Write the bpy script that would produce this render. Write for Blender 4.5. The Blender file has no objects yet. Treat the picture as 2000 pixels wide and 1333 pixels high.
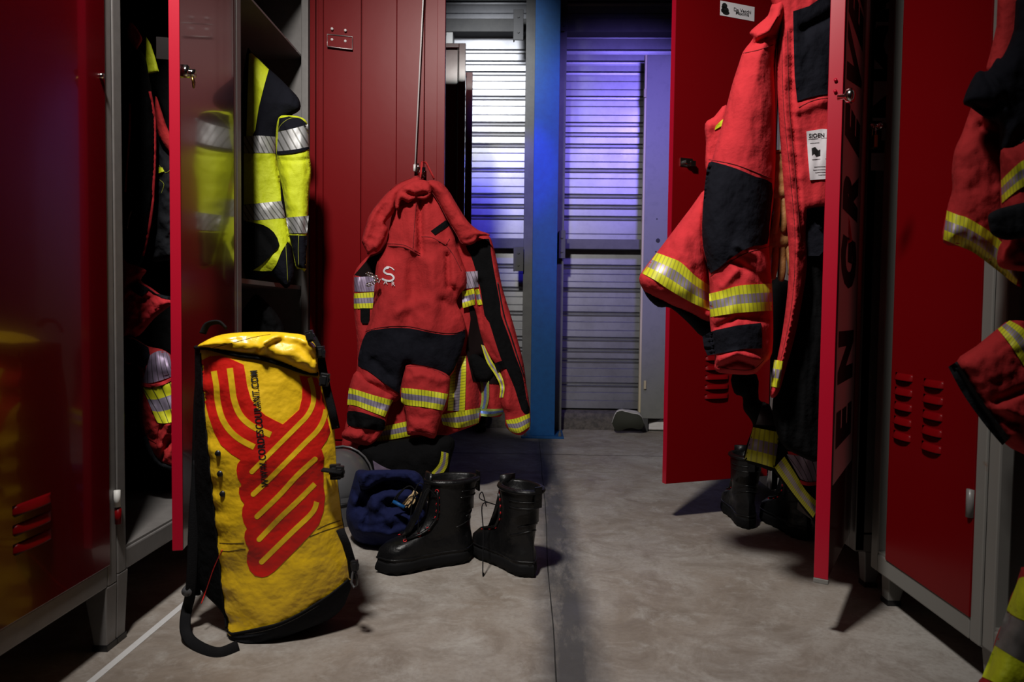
import bpy, bmesh, math, random
from mathutils import Vector, Matrix, noise
from mathutils.bvhtree import BVHTree
from mathutils.geometry import delaunay_2d_cdt
random.seed(7)
sc = bpy.context.scene
COL = sc.collection
# ------------------------------------------------------------------ camera
FPX = 1333.0
CAM = Vector((0, 0, 0.78))
ROLL = 0.012
_yaw = math.atan(34.4 / FPX); _pit = math.atan(51.4 / FPX)
_f = Vector((-math.sin(_yaw) * math.cos(_pit), math.cos(_yaw) * math.cos(_pit), -math.sin(_pit)))
_r = _f.cross(Vector((0, 0, 1))).normalized(); _u = _r.cross(_f)
_r2 = (_r * math.cos(ROLL) + _u * math.sin(ROLL)); _u2 = (_u * math.cos(ROLL) - _r * math.sin(ROLL))
cd = bpy.data.cameras.new('camera'); cam = bpy.data.objects.new('camera', cd); COL.objects.link(cam)
cam.matrix_world = Matrix(((_r2.x, _u2.x, -_f.x, CAM.x), (_r2.y, _u2.y, -_f.y, CAM.y), (_r2.z, _u2.z, -_f.z, CAM.z), (0, 0, 0, 1)))
cd.sensor_width = 36; cd.lens = FPX / 2000 * 36
cd.clip_start = 0.05; cd.clip_end = 50
cd.dof.use_dof = True; cd.dof.focus_distance = 2.35; cd.dof.aperture_fstop = 5.6
sc.camera = cam
# ------------------------------------------------------------------ world, view, lights
w = bpy.data.worlds.new('world'); sc.world = w; w.use_nodes = True
w.node_tree.nodes['Background'].inputs[0].default_value = (0.5, 0.45, 0.5, 1)
w.node_tree.nodes['Background'].inputs[1].default_value = 0.006
sc.view_settings.view_transform = 'Standard'; sc.view_settings.look = 'None'
sc.view_settings.gamma = 1; sc.view_settings.exposure = 0.0
def light(name, kind, loc, target, energy, color, size=0.3, angle=60, blend=0.3):
    d = bpy.data.lights.new(name, kind); d.energy = energy; d.color = color
    if kind == 'AREA': d.shape = 'RECTANGLE'; d.size = size; d.size_y = size * 0.7
    if kind == 'SPOT': d.spot_size = math.radians(angle); d.spot_blend = blend; d.shadow_soft_size = size
    o = bpy.data.objects.new(name, d); COL.objects.link(o); o.location = loc
    o.rotation_euler = (Vector(target) - Vector(loc)).to_track_quat('-Z', 'Y').to_euler()
    return o
light('ceiling_lamp', 'SPOT', (-0.60, 0.50, 2.82), (-0.10, 2.75, 0.60), 325, (1.0, 0.95, 0.90), 0.13, 82, 0.8)
light('white_beacon', 'SPOT', (-0.42, 3.15, 2.85), (-0.28, 4.75, 2.22), 150, (0.93, 0.95, 1.0), 0.20, 46, 0.9)
light('blue_beacon', 'SPOT', (-0.16, 3.25, 2.30), (-0.12, 4.75, 1.50), 85, (0.06, 0.05, 1.0), 0.06, 30, 0.4)
light('violet_beacon', 'SPOT', (0.86, 3.20, 2.35), (0.60, 4.75, 1.72), 120, (0.27, 0.20, 1.0), 0.12, 74, 0.45)

# ------------------------------------------------------------------ pixel helpers: where on a real plane a point of the photo lies
def ray(px, py):
    return (_f * FPX + _r2 * (px - 1000.0) + _u2 * (666.5 - py)).normalized()
def onplane(px, py, p, n):
    d = ray(px, py); t = (Vector(p) - CAM).dot(n) / d.dot(n)
    return CAM + d * t
def pY(px, py, Y): return onplane(px, py, (0, Y, 0), Vector((0, 1, 0)))
def pX(px, py, X): return onplane(px, py, (X, 0, 0), Vector((1, 0, 0)))
def pZ(px, py, z=0.0): return onplane(px, py, (0, 0, z), Vector((0, 0, 1)))

# ------------------------------------------------------------------ materials
M = {}
def mat(name, color, rough=0.6, metal=0.0, coat=0.0, spec=0.5, bump=None, var=None, sheen=0.0, emit=None, rvar=None, coord='Object'):
    m = bpy.data.materials.new(name); m.use_nodes = True; nt = m.node_tree; N = nt.nodes; L = nt.links
    b = N['Principled BSDF']; c = (color[0], color[1], color[2], 1)
    b.inputs['Base Color'].default_value = c; b.inputs['Roughness'].default_value = rough; b.inputs['Metallic'].default_value = metal
    b.inputs['Coat Weight'].default_value = coat; b.inputs['Coat Roughness'].default_value = 0.06; b.inputs['Specular IOR Level'].default_value = spec
    b.inputs['Sheen Weight'].default_value = sheen; b.inputs['Sheen Roughness'].default_value = 0.5
    tc = N.new('ShaderNodeTexCoord')
    if var:                                     # (scale, other colour, lo, hi)
        n = N.new('ShaderNodeTexNoise'); n.inputs['Scale'].default_value = var[0]; n.inputs['Detail'].default_value = 6; n.inputs['Roughness'].default_value = 0.65
        L.new(tc.outputs[coord], n.inputs['Vector'])
        r = N.new('ShaderNodeMapRange'); r.inputs[1].default_value = var[2]; r.inputs[2].default_value = var[3]; L.new(n.outputs['Fac'], r.inputs[0])
        x = N.new('ShaderNodeMix'); x.data_type = 'RGBA'; x.inputs[6].default_value = c; x.inputs[7].default_value = (*var[1], 1)
        L.new(r.outputs[0], x.inputs[0]); L.new(x.outputs[2], b.inputs['Base Color'])
    if rvar:
        n = N.new('ShaderNodeTexNoise'); n.inputs['Scale'].default_value = rvar[0]; n.inputs['Detail'].default_value = 5; L.new(tc.outputs[coord], n.inputs['Vector'])
        r = N.new('ShaderNodeMapRange'); r.inputs[1].default_value = 0.35; r.inputs[2].default_value = 0.65; r.inputs[3].default_value = rvar[1]; r.inputs[4].default_value = rvar[2]
        L.new(n.outputs['Fac'], r.inputs[0]); L.new(r.outputs[0], b.inputs['Roughness'])
    prev = None
    for (scale, strength, dist) in (bump or []):
        n = N.new('ShaderNodeTexNoise'); n.inputs['Scale'].default_value = scale; n.inputs['Detail'].default_value = 4; L.new(tc.outputs[coord], n.inputs['Vector'])
        bp = N.new('ShaderNodeBump'); bp.inputs['Strength'].default_value = strength; bp.inputs['Distance'].default_value = dist
        L.new(n.outputs['Fac'], bp.inputs['Height'])
        if prev: L.new(prev.outputs[0], bp.inputs['Normal'])
        prev = bp
    if prev: L.new(prev.outputs[0], b.inputs['Normal'])
    if emit: b.inputs['Emission Color'].default_value = (*emit[0], 1); b.inputs['Emission Strength'].default_value = emit[1]
    M[name] = m; return m
FB = [(14, 0.5, 0.02), (55, 0.35, 0.006), (900, 0.25, 0.001)]
mat('red_cloth', (0.42, 0.026, 0.028), 0.9, spec=0.15, bump=FB, var=(9, (0.34, 0.020, 0.022), 0.4, 0.7))
mat('bright_red_cloth', (0.56, 0.032, 0.040), 0.9, spec=0.15, bump=FB, var=(9, (0.48, 0.026, 0.034), 0.4, 0.7))
mat('navy_cloth', (0.0075, 0.0078, 0.012), 0.9, spec=0.08, bump=FB)
mat('black_cloth', (0.005, 0.005, 0.0055), 0.9, spec=0.06, bump=FB)
mat('charcoal_cloth', (0.013, 0.014, 0.017), 0.9, spec=0.1, bump=FB)
mat('blue_cloth', (0.005, 0.008, 0.045), 0.9, spec=0.2, bump=[(10, 0.6, 0.03), (50, 0.3, 0.006)])
mat('yellow_cloth', (0.62, 0.70, 0.01), 0.7, bump=FB)
mat('seam_thread', (0.16, 0.006, 0.008), 0.9)
mat('lime_thread', (0.35, 0.38, 0.03), 0.8)
mat('vinyl', (0.95, 0.60, 0.016), 0.34, spec=0.5, bump=[(7, 0.6, 0.03), (24, 0.35, 0.01)], var=(6, (0.70, 0.44, 0.010), 0.55, 0.8), rvar=(8, 0.24, 0.5))
mat('vinyl_red', (0.70, 0.016, 0.010), 0.4, bump=[(7, 0.5, 0.03), (24, 0.3, 0.01)])
mat('vinyl_yellow_print', (0.92, 0.57, 0.016), 0.38, bump=[(7, 0.5, 0.03)])
mat('ink', (0.008, 0.008, 0.008), 0.6)
mat('webbing', (0.006, 0.006, 0.007), 0.8, spec=0.15, bump=[(300, 0.4, 0.002)])
mat('plastic_black', (0.01, 0.01, 0.011), 0.35)
mat('leather', (0.005, 0.005, 0.0055), 0.36, spec=0.32, bump=[(60, 0.3, 0.004), (15, 0.3, 0.01)], rvar=(20, 0.28, 0.5))
mat('rubber', (0.005, 0.005, 0.0055), 0.7, spec=0.15, bump=[(90, 0.3, 0.003)])
mat('eyelet_red', (0.5, 0.01, 0.015), 0.35)
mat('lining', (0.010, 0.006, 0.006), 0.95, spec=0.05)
mat('glove_leather', (0.36, 0.17, 0.05), 0.6, bump=[(25, 0.7, 0.012), (120, 0.3, 0.003)], var=(12, (0.18, 0.08, 0.02), 0.4, 0.65))
mat('pale_glove', (0.55, 0.38, 0.19), 0.7, bump=[(30, 0.6, 0.01)])
mat('red_paint', (0.155, 0.0008, 0.0025), 0.38, coat=0.0, spec=0.15, bump=[(3, 0.06, 0.02)])
mat('dark_red_paint', (0.085, 0.0006, 0.0025), 0.22, coat=0.6, spec=0.45, bump=[(3, 0.05, 0.02)])
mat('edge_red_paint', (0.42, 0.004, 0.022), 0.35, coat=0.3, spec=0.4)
mat('grey_paint', (0.185, 0.175, 0.168), 0.42, coat=0.1, var=(30, (0.155, 0.145, 0.14), 0.4, 0.75), bump=[(60, 0.05, 0.002)])
mat('worn_grey_paint', (0.20, 0.195, 0.18), 0.5, var=(11, (0.16, 0.085, 0.045), 0.66, 0.72), bump=[(60, 0.05, 0.002)])
mat('zinc', (0.55, 0.53, 0.52), 0.3, metal=0.9)
mat('chrome', (0.75, 0.74, 0.72), 0.15, metal=1.0)
mat('white_rod', (0.72, 0.68, 0.68), 0.35)
mat('brass', (0.5, 0.32, 0.08), 0.3, metal=1.0)
mat('blue_paint', (0.003, 0.07, 0.23), 0.55, spec=0.3, var=(25, (0.003, 0.055, 0.19), 0.4, 0.7))
mat('grey_steel', (0.11, 0.11, 0.105), 0.6, var=(12, (0.08, 0.08, 0.08), 0.4, 0.7))
mat('dark_steel', (0.06, 0.06, 0.06), 0.6)
mat('cladding', (0.33, 0.335, 0.35), 0.34, metal=0.9, var=(30, (0.29, 0.295, 0.31), 0.45, 0.75), bump=[(5, 0.04, 0.01)], rvar=(5, 0.40, 0.48))
mat('cabinet_grey', (0.20, 0.205, 0.19), 0.55, var=(20, (0.16, 0.165, 0.155), 0.5, 0.8))
mat('cream_edge', (0.55, 0.48, 0.30), 0.5)
mat('paper', (0.72, 0.69, 0.72), 0.6)
mat('white_plastic', (0.65, 0.65, 0.62), 0.5)
mat('shoe_white', (0.62, 0.60, 0.58), 0.6, bump=[(60, 0.3, 0.004)])
mat('shoe_sole', (0.03, 0.032, 0.022), 0.8)
mat('helmet_grey', (0.085, 0.085, 0.09), 0.35, coat=0.2)
mat('wall_plaster', (0.16, 0.155, 0.15), 0.85, bump=[(40, 0.2, 0.004)])
mat('sill_concrete', (0.12, 0.105, 0.09), 0.9, bump=[(50, 0.8, 0.015)], var=(30, (0.06, 0.055, 0.05), 0.4, 0.65))
mat('floor_line', (0.62, 0.62, 0.62), 0.6, var=(60, (0.35, 0.34, 0.33), 0.6, 0.75))
mat('joint_dark', (0.015, 0.014, 0.013), 0.9)

def tape(name, yel, sil, lines=True, k=5.2, slant=1.1, bands=True, lw=0.14, dark=(0.03, 0.03, 0.02)):
    m = bpy.data.materials.new(name); m.use_nodes = True; nt = m.node_tree; N = nt.nodes; L = nt.links
    b = N['Principled BSDF']; b.inputs['Roughness'].default_value = 0.5
    uv = N.new('ShaderNodeUVMap'); sp = N.new('ShaderNodeSeparateXYZ'); L.new(uv.outputs[0], sp.inputs[0])
    def mth(op, a, bb=None, c=None):
        n = N.new('ShaderNodeMath'); n.operation = op
        for i, v in enumerate((a, bb, c)):
            if v is None: continue
            if isinstance(v, (int, float)): n.inputs[i].default_value = v
            else: L.new(v, n.inputs[i])
        return n.outputs[0]
    if bands:
        a = mth('ABSOLUTE', mth('SUBTRACT', sp.outputs[1], 0.5)); f = mth('LESS_THAN', a, 0.17)
    else: f = mth('LESS_THAN', sp.outputs[1], 5.0)
    x = N.new('ShaderNodeMix'); x.data_type = 'RGBA'; x.inputs[6].default_value = (*yel, 1); x.inputs[7].default_value = (*sil, 1); L.new(f, x.inputs[0])
    g = mth('FRACT', mth('MULTIPLY_ADD', sp.outputs[1], slant, mth('MULTIPLY', sp.outputs[0], k)))
    ln = mth('LESS_THAN', g, lw)
    y = N.new('ShaderNodeMix'); y.data_type = 'RGBA'; y.inputs[7].default_value = (*dark, 1)
    L.new(x.outputs[2], y.inputs[6]); L.new(mth('MULTIPLY', ln, 0.85 if lines else 0.0), y.inputs[0])
    L.new(y.outputs[2], b.inputs['Base Color'])
    L.new(mth('MULTIPLY', f, 0.45), b.inputs['Metallic'])
    bp = N.new('ShaderNodeBump'); bp.inputs['Strength'].default_value = 0.3; bp.inputs['Distance'].default_value = 0.003
    L.new(mth('SUBTRACT', 1, ln), bp.inputs['Height']); L.new(bp.outputs[0], b.inputs['Normal'])
    M[name] = m
YEL = (0.66, 0.66, 0.02); SIL = (0.36, 0.31, 0.42)
tape('tape', YEL, SIL)
tape('tape_ribbed', YEL, (0.38, 0.32, 0.42), k=6.5, slant=0.7, lw=0.3, dark=(0.40, 0.38, 0.03))
tape('tape_blue', (0.35, 0.45, 0.10), (0.22, 0.36, 0.95))
tape('tape_silver', YEL, (0.42, 0.36, 0.46), bands=False, k=4.5)
tape('tape_lilac', YEL, (0.26, 0.20, 0.30), bands=False, k=6, slant=1.5)
tape('tape_steel', YEL, (0.40, 0.40, 0.40), bands=False, k=3.4, slant=1.8, lw=0.25, dark=(0.10, 0.10, 0.09))

# floor concrete
def floor_mat():
    m = bpy.data.materials.new('concrete'); m.use_nodes = True; nt = m.node_tree; N = nt.nodes; L = nt.links; b = N['Principled BSDF']
    tc = N.new('ShaderNodeTexCoord')
    def mp(sx, sy):
        q = N.new('ShaderNodeMapping'); q.inputs['Scale'].default_value = (sx, sy, 1); L.new(tc.outputs['Object'], q.inputs['Vector']); return q
    def nz(scale, det=6, rough=0.6, mpg=None, dist=0.0):
        n = N.new('ShaderNodeTexNoise'); n.inputs['Scale'].default_value = scale; n.inputs['Detail'].default_value = det; n.inputs['Roughness'].default_value = rough
        n.inputs['Distortion'].default_value = dist; L.new((mpg or tc).outputs[0 if mpg else 'Object'], n.inputs['Vector']); return n
    def rng(src, a, c, lo=0, hi=1):
        r = N.new('ShaderNodeMapRange'); r.inputs[1].default_value = a; r.inputs[2].default_value = c; r.inputs[3].default_value = lo; r.inputs[4].default_value = hi; L.new(src, r.inputs[0]); return r.outputs[0]
    def mix(fac, c1, c2):
        x = N.new('ShaderNodeMix'); x.data_type = 'RGBA'
        for i, v in ((6, c1), (7, c2)):
            if isinstance(v, tuple): x.inputs[i].default_value = (*v, 1)
            else: L.new(v, x.inputs[i])
        L.new(fac, x.inputs[0]); return x.outputs[2]
    def mth(op, a, bb, clamp=True):
        n = N.new('ShaderNodeMath'); n.operation = op; n.use_clamp = clamp
        for i, v in enumerate((a, bb)):
            if isinstance(v, (int, float)): n.inputs[i].default_value = v
            else: L.new(v, n.inputs[i])
        return n.outputs[0]
    c = mix(rng(nz(1.6, 8, 0.7, None, 0.6).outputs['Fac'], 0.38, 0.62), (0.27, 0.225, 0.185), (0.40, 0.375, 0.345))
    c = mix(rng(nz(5.5, 10, 0.72, mp(1.0, 1.1), 1.0).outputs['Fac'], 0.45, 0.66, 0, 0.8), c, (0.19, 0.155, 0.125))
    c = mix(rng(nz(11, 8, 0.7, mp(1.0, 1.2), 0.5).outputs['Fac'], 0.52, 0.72, 0, 0.7), c, (0.46, 0.44, 0.41))
    c = mix(rng(nz(90, 3, 0.6).outputs['Fac'], 0.45, 0.75, 0, 0.35), c, (0.18, 0.15, 0.125))
    sx = N.new('ShaderNodeSeparateXYZ'); L.new(tc.outputs['Object'], sx.inputs[0])
    # grime trodden along the slab joint
    d = mth('ABSOLUTE', mth('SUBTRACT', sx.outputs[0], 0.105, False), 0, False)
    g = rng(d, 0.02, 0.10, 1.0, 0.0)
    g = mth('MULTIPLY', g, rng(nz(7, 6, 0.7, mp(2.2, 0.6)).outputs['Fac'], 0.28, 0.56, 0.45, 1.15))
    c = mix(mth('MULTIPLY', g, 0.9), c, (0.050, 0.050, 0.055))
    # wet drips beside the bag
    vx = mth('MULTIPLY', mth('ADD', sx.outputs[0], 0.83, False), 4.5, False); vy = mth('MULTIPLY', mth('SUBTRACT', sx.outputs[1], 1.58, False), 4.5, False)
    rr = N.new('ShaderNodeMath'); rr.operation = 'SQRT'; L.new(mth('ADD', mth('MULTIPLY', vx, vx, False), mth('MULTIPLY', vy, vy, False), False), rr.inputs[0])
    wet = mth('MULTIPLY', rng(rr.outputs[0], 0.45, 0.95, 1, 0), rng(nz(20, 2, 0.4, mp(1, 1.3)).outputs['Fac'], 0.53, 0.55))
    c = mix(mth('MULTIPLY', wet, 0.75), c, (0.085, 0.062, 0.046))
    L.new(c, b.inputs['Base Color'])
    L.new(rng(nz(4).outputs['Fac'], 0.3, 0.7, 0.55, 0.8), b.inputs['Roughness'])
    bp = N.new('ShaderNodeBump'); bp.inputs['Strength'].default_value = 0.25; bp.inputs['Distance'].default_value = 0.004
    L.new(nz(35, 8, 0.7).outputs['Fac'], bp.inputs['Height']); L.new(bp.outputs[0], b.inputs['Normal'])
    M['concrete'] = m
floor_mat()

# ------------------------------------------------------------------ object helpers
ORG = {}
def tag(o, label=None, cat=None, group=None, kind=None):
    if label: o['label'] = label
    if cat: o['category'] = cat
    if group: o['group'] = group
    if kind: o['kind'] = kind
    return o
def thing(name, loc, label, cat, group=None):
    o = bpy.data.objects.new(name, None); COL.objects.link(o); o.location = loc; o.empty_display_size = 0.1
    ORG[o.name] = Vector(loc); return tag(o, label, cat, group)
def link(name, verts, faces, material, parent=None, smooth=True, uvs=None, mats=None, fmat=None):
    me = bpy.data.meshes.new(name)
    vs = [Vector(v) for v in verts]
    c = sum(vs, Vector()) / len(vs)
    org = Vector((c.x, c.y, min(v.z for v in vs)))
    me.from_pydata([v - org for v in vs], [], [tuple(f) for f in faces])
    if mats:
        for q in mats: me.materials.append(M[q])
        for i, p in enumerate(me.polygons): p.material_index = fmat[i]
    else: me.materials.append(M[material])
    if uvs:
        ul = me.uv_layers.new(name='UVMap')
        for lp in me.loops: ul.data[lp.index].uv = uvs[lp.vertex_index]
    for p in me.polygons: p.use_smooth = smooth
    me.update()
    o = bpy.data.objects.new(name, me); COL.objects.link(o)
    if parent is not None:
        o.parent = parent; o.location = org - ORG[parent.name]
    else: o.location = org
    ORG[o.name] = org
    return o
class MB:
    def __init__(s): s.v = []; s.f = []
    def add(s, vs, fs):
        n = len(s.v); s.v += [Vector(v) for v in vs]; s.f += [tuple(i + n for i in f) for f in fs]; return s
    def box(s, x0, x1, y0, y1, z0, z1, fn=None):
        vs = [Vector((x, y, z)) for z in (z0, z1) for y in (y0, y1) for x in (x0, x1)]
        if fn: vs = [fn(*v) for v in vs]
        return s.add(vs, [(0, 2, 3, 1), (4, 5, 7, 6), (0, 1, 5, 4), (2, 6, 7, 3), (0, 4, 6, 2), (1, 3, 7, 5)])
    def tube(s, pts, r, n=8, flat=1.0, closed=False, up=None):
        pts = [Vector(p) for p in pts]; m = len(pts); rings = []
        prev = None
        for i, p in enumerate(pts):
            a = pts[(i - 1) % m] if (i > 0 or closed) else p; b = pts[(i + 1) % m] if (i < m - 1 or closed) else p
            t = (b - a)
            if t.length < 1e-9: t = Vector((0, 0, 1))
            t.normalize()
            if up is not None: s1 = t.cross(Vector(up))
            elif prev is None: s1 = t.cross(Vector((0.13, 0.21, 0.97)))
            else: s1 = prev - t * prev.dot(t)
            if s1.length < 1e-6: s1 = t.cross(Vector((1, 0, 0)))
            s1.normalize(); prev = s1; s2 = t.cross(s1)
            rr = r[i] if isinstance(r, (list, tuple)) else r
            rings.append([p + s1 * (rr * math.cos(2 * math.pi * k / n)) + s2 * (rr * flat * math.sin(2 * math.pi * k / n)) for k in range(n)])
        vs = [v for g in rings for v in g]; fs = []
        for i in range(m if closed else m - 1):
            j = (i + 1) % m
            for k in range(n): fs.append((i * n + k, i * n + (k + 1) % n, j * n + (k + 1) % n, j * n + k))
        if not closed: fs += [tuple(reversed(range(n))), tuple((m - 1) * n + k for k in range(n))]
        return s.add(vs, fs)
    def loft(s, rings, closed=True, cap0=True, cap1=True):
        n = len(rings[0]); m = len(rings); vs = [v for g in rings for v in g]; fs = []
        for i in range(m - 1):
            for k in range(n if closed else n - 1):
                k2 = (k + 1) % n; fs.append((i * n + k, i * n + k2, (i + 1) * n + k2, (i + 1) * n + k))
        if cap0: fs.append(tuple(reversed(range(n))))
        if cap1: fs.append(tuple((m - 1) * n + k for k in range(n)))
        return s.add(vs, fs)
    def build(s, name, material, parent=None, smooth=False, **k):
        return link(name, s.v, s.f, material, parent, smooth, **k)
def bevel(o, w=0.003, seg=2):
    md = o.modifiers.new('bevel', 'BEVEL'); md.width = w; md.segments = seg; md.limit_method = 'ANGLE'; md.angle_limit = math.radians(40); return o
def struct(o, label=None): o['kind'] = 'structure'; return o

def smooth_poly(pts, closed=True, sub=6):
    n = len(pts); out = []
    rng_ = range(n if closed else n - 1)
    for i in rng_:
        if closed: p0, p1, p2, p3 = pts[(i - 1) % n], pts[i], pts[(i + 1) % n], pts[(i + 2) % n]
        else: p0, p1, p2, p3 = pts[max(i - 1, 0)], pts[i], pts[i + 1], pts[min(i + 2, n - 1)]
        for k in range(sub):
            t = k / sub; t2 = t * t; t3 = t2 * t
            out.append(tuple(0.5 * ((2 * p1[j]) + (-p0[j] + p2[j]) * t + (2 * p0[j] - 5 * p1[j] + 4 * p2[j] - p3[j]) * t2 + (-p0[j] + 3 * p1[j] - 3 * p2[j] + p3[j]) * t3) for j in range(2)))
    if not closed: out.append(tuple(pts[-1]))
    return out
def resample(pts, step, closed=True):
    out = []; n = len(pts)
    for i in range(n if closed else n - 1):
        a = pts[i]; b = pts[(i + 1) % n]; d = math.hypot(b[0] - a[0], b[1] - a[1]); k = max(1, int(round(d / step)))
        for j in range(k): out.append((a[0] + (b[0] - a[0]) * j / k, a[1] + (b[1] - a[1]) * j / k))
    if not closed: out.append(tuple(pts[-1]))
    return out
def segdist(x, y, pts, closed=True):
    best = 1e9; n = len(pts)
    for i in range(n if closed else n - 1):
        ax, ay = pts[i]; bx, by = pts[(i + 1) % n]; dx, dy = bx - ax, by - ay; L = dx * dx + dy * dy
        t = 0 if L == 0 else max(0, min(1, ((x - ax) * dx + (y - ay) * dy) / L))
        d = (x - ax - t * dx) ** 2 + (y - ay - t * dy) ** 2
        if d < best: best = d
    return math.sqrt(best)
def inside(x, y, pts):
    c = False; n = len(pts); j = n - 1
    for i in range(n):
        if (pts[i][1] > y) != (pts[j][1] > y) and x < (pts[j][0] - pts[i][0]) * (y - pts[i][1]) / (pts[j][1] - pts[i][1]) + pts[i][0]: c = not c
        j = i
    return c
def triangulate(poly, step):
    b = resample(poly, step)
    # drop near-duplicates
    bb = []
    for p in b:
        if not bb or math.hypot(p[0] - bb[-1][0], p[1] - bb[-1][1]) > step * 0.25: bb.append(p)
    if math.hypot(bb[0][0] - bb[-1][0], bb[0][1] - bb[-1][1]) < step * 0.25: bb.pop()
    b = bb; nb = len(b)
    xs = [p[0] for p in b]; ys = [p[1] for p in b]; pts = list(b)
    y = min(ys) + step * 0.5; row = 0
    while y < max(ys):
        x = min(xs) + (step * 0.5 if row % 2 else 0)
        while x < max(xs):
            if inside(x, y, b) and segdist(x, y, b) > step * 0.55: pts.append((x, y))
            x += step
        y += step * 0.87; row += 1
    r = delaunay_2d_cdt([Vector(p) for p in pts], [], [list(range(nb))], 1, 1e-4)
    vc = [(v.x, v.y) for v in r[0]]; faces = [tuple(f) for f in r[2] if len(f) == 3]
    # boundary edges
    cnt = {}
    for f in faces:
        for i in range(3):
            e = (f[i], f[(i + 1) % 3]); cnt[tuple(sorted(e))] = cnt.get(tuple(sorted(e)), 0) + 1
    bd = []
    for f in faces:
        for i in range(3):
            e = (f[i], f[(i + 1) % 3])
            if cnt[tuple(sorted(e))] == 1: bd.append(e)
    return vc, faces, bd, b
def fbm(x, y, z=0.0): return noise.noise(Vector((x, y, z))) + 0.5 * noise.noise(Vector((2.1 * x, 2.1 * y, z + 3.7)))
SEEDN = [0]
def puff(name, poly, base, bulge, material, parent=None, R=40, back=0.5, folds=(), wr=(0.006, 60, 120), step=7, smooth=3, tilt=None, edge=0.004):
    """A sewn cloth volume: outline, base plane (Y or (point, normal)), swelling towards the middle, folds as ridges (+) and valleys (-)."""
    step = max(3.5, step * 0.75); SEEDN[0] += 1; sd = SEEDN[0] * 7.3
    if smooth: poly = smooth_poly(poly, True, smooth)
    vc, faces, bd, b = triangulate(poly, step)
    P0, Nn = ((0, base, 0), Vector((0, 1, 0))) if isinstance(base, (int, float)) else (base[0], Vector(base[1]).normalized())
    front = []; bk = []
    for (x, y) in vc:
        d = segdist(x, y, b); q = min(d / R, 1.0); hh = math.sqrt(max(0, 1 - (1 - q) ** 2)); fade = min(1, d / 9)
        h = bulge * hh + edge
        h += wr[0] * fbm(x / wr[1], y / wr[2], sd) * fade + wr[0] * 0.35 * fbm(x / wr[1] * 3, y / wr[2] * 3, sd + 9) * fade
        for (ln, wd, am) in folds:
            h += 1.6 * am * math.exp(-(segdist(x, y, ln, False) / wd) ** 2) * fade
        dr = ray(x, y); t = (Vector(P0) - CAM).dot(Nn) / dr.dot(Nn); c = 1.0
        if tilt: t += tilt(x, y)
        front.append(CAM + dr * (t - h * c)); bk.append(CAM + dr * (t + edge + back * bulge * hh))
    n = len(front); fs = []
    for f in faces:
        a, bb_, c_ = (front[i] for i in f)
        nrm = (bb_ - a).cross(c_ - a)
        fl = nrm.dot(CAM - a) > 0
        fs.append(f if fl else tuple(reversed(f))); fs.append(tuple(i + n for i in (reversed(f) if fl else f)))
    for (i, j) in bd: fs.append((i, j, j + n, i + n))
    o = link(name, front + bk, fs, material, parent, True)
    bmx = bmesh.new(); bmx.from_mesh(o.data); bmesh.ops.recalc_face_normals(bmx, faces=bmx.faces); bmx.to_mesh(o.data); bmx.free()
    return o
def world_bvh(objs):
    vs = []; fs = []
    for o in (objs if isinstance(objs, (list, tuple)) else [objs]):
        n = len(vs); g = ORG[o.name]; vs += [v.co + g for v in o.data.vertices]; fs += [tuple(i + n for i in p.vertices) for p in o.data.polygons]
    return BVHTree.FromPolygons(vs, fs)
def drape(pts, bvh, eps):
    out = []; ts = []
    for (x, y) in pts:
        d = ray(x, y); h = bvh.ray_cast(CAM, d); ts.append(h[3] if h[0] is not None else None)
    good = [(p, t) for p, t in zip(pts, ts) if t is not None]
    for p, t in zip(pts, ts):
        if t is None:
            t = min(good, key=lambda g: (g[0][0] - p[0]) ** 2 + (g[0][1] - p[1]) ** 2)[1] if good else 2.0
        out.append(CAM + ray(*p) * (t - eps))
    return out
def patch(name, poly, host, material, parent, eps=0.003, step=6, smooth=0):
    bvh = host if isinstance(host, BVHTree) else world_bvh(host)
    if smooth: poly = smooth_poly(poly, True, smooth)
    vc, faces, bd, b = triangulate(poly, max(2.5, step * 0.65))
    fr = drape(vc, bvh, eps); bk = [p + (p - CAM).normalized() * (eps + 0.002) for p in fr]; n = len(fr); fs = []
    for f in faces:
        a, b2, c = (fr[i] for i in f); fl = (b2 - a).cross(c - a).dot(CAM - a) > 0
        fs.append(f if fl else tuple(reversed(f)))
    ring_ = sorted({k for e in bd for k in e}); ix = {k: n + q for q, k in enumerate(ring_)}; m_ = len(ring_)
    ex = [fr[k] for k in ring_] + [bk[k] for k in ring_]
    for (i, j) in bd: fs.append((ix[j], ix[i], ix[i] + m_, ix[j] + m_))
    return link(name, fr + ex, fs, material, parent, True)
def along(pl, k):
    d = [0]
    for i in range(1, len(pl)): d.append(d[-1] + math.hypot(pl[i][0] - pl[i - 1][0], pl[i][1] - pl[i - 1][1]))
    out = []
    for q in range(k + 1):
        s = d[-1] * q / k; i = 1
        while i < len(d) - 1 and d[i] < s: i += 1
        t = 0 if d[i] == d[i - 1] else (s - d[i - 1]) / (d[i] - d[i - 1])
        out.append((pl[i - 1][0] + (pl[i][0] - pl[i - 1][0]) * t, pl[i - 1][1] + (pl[i][1] - pl[i - 1][1]) * t))
    return out
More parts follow.
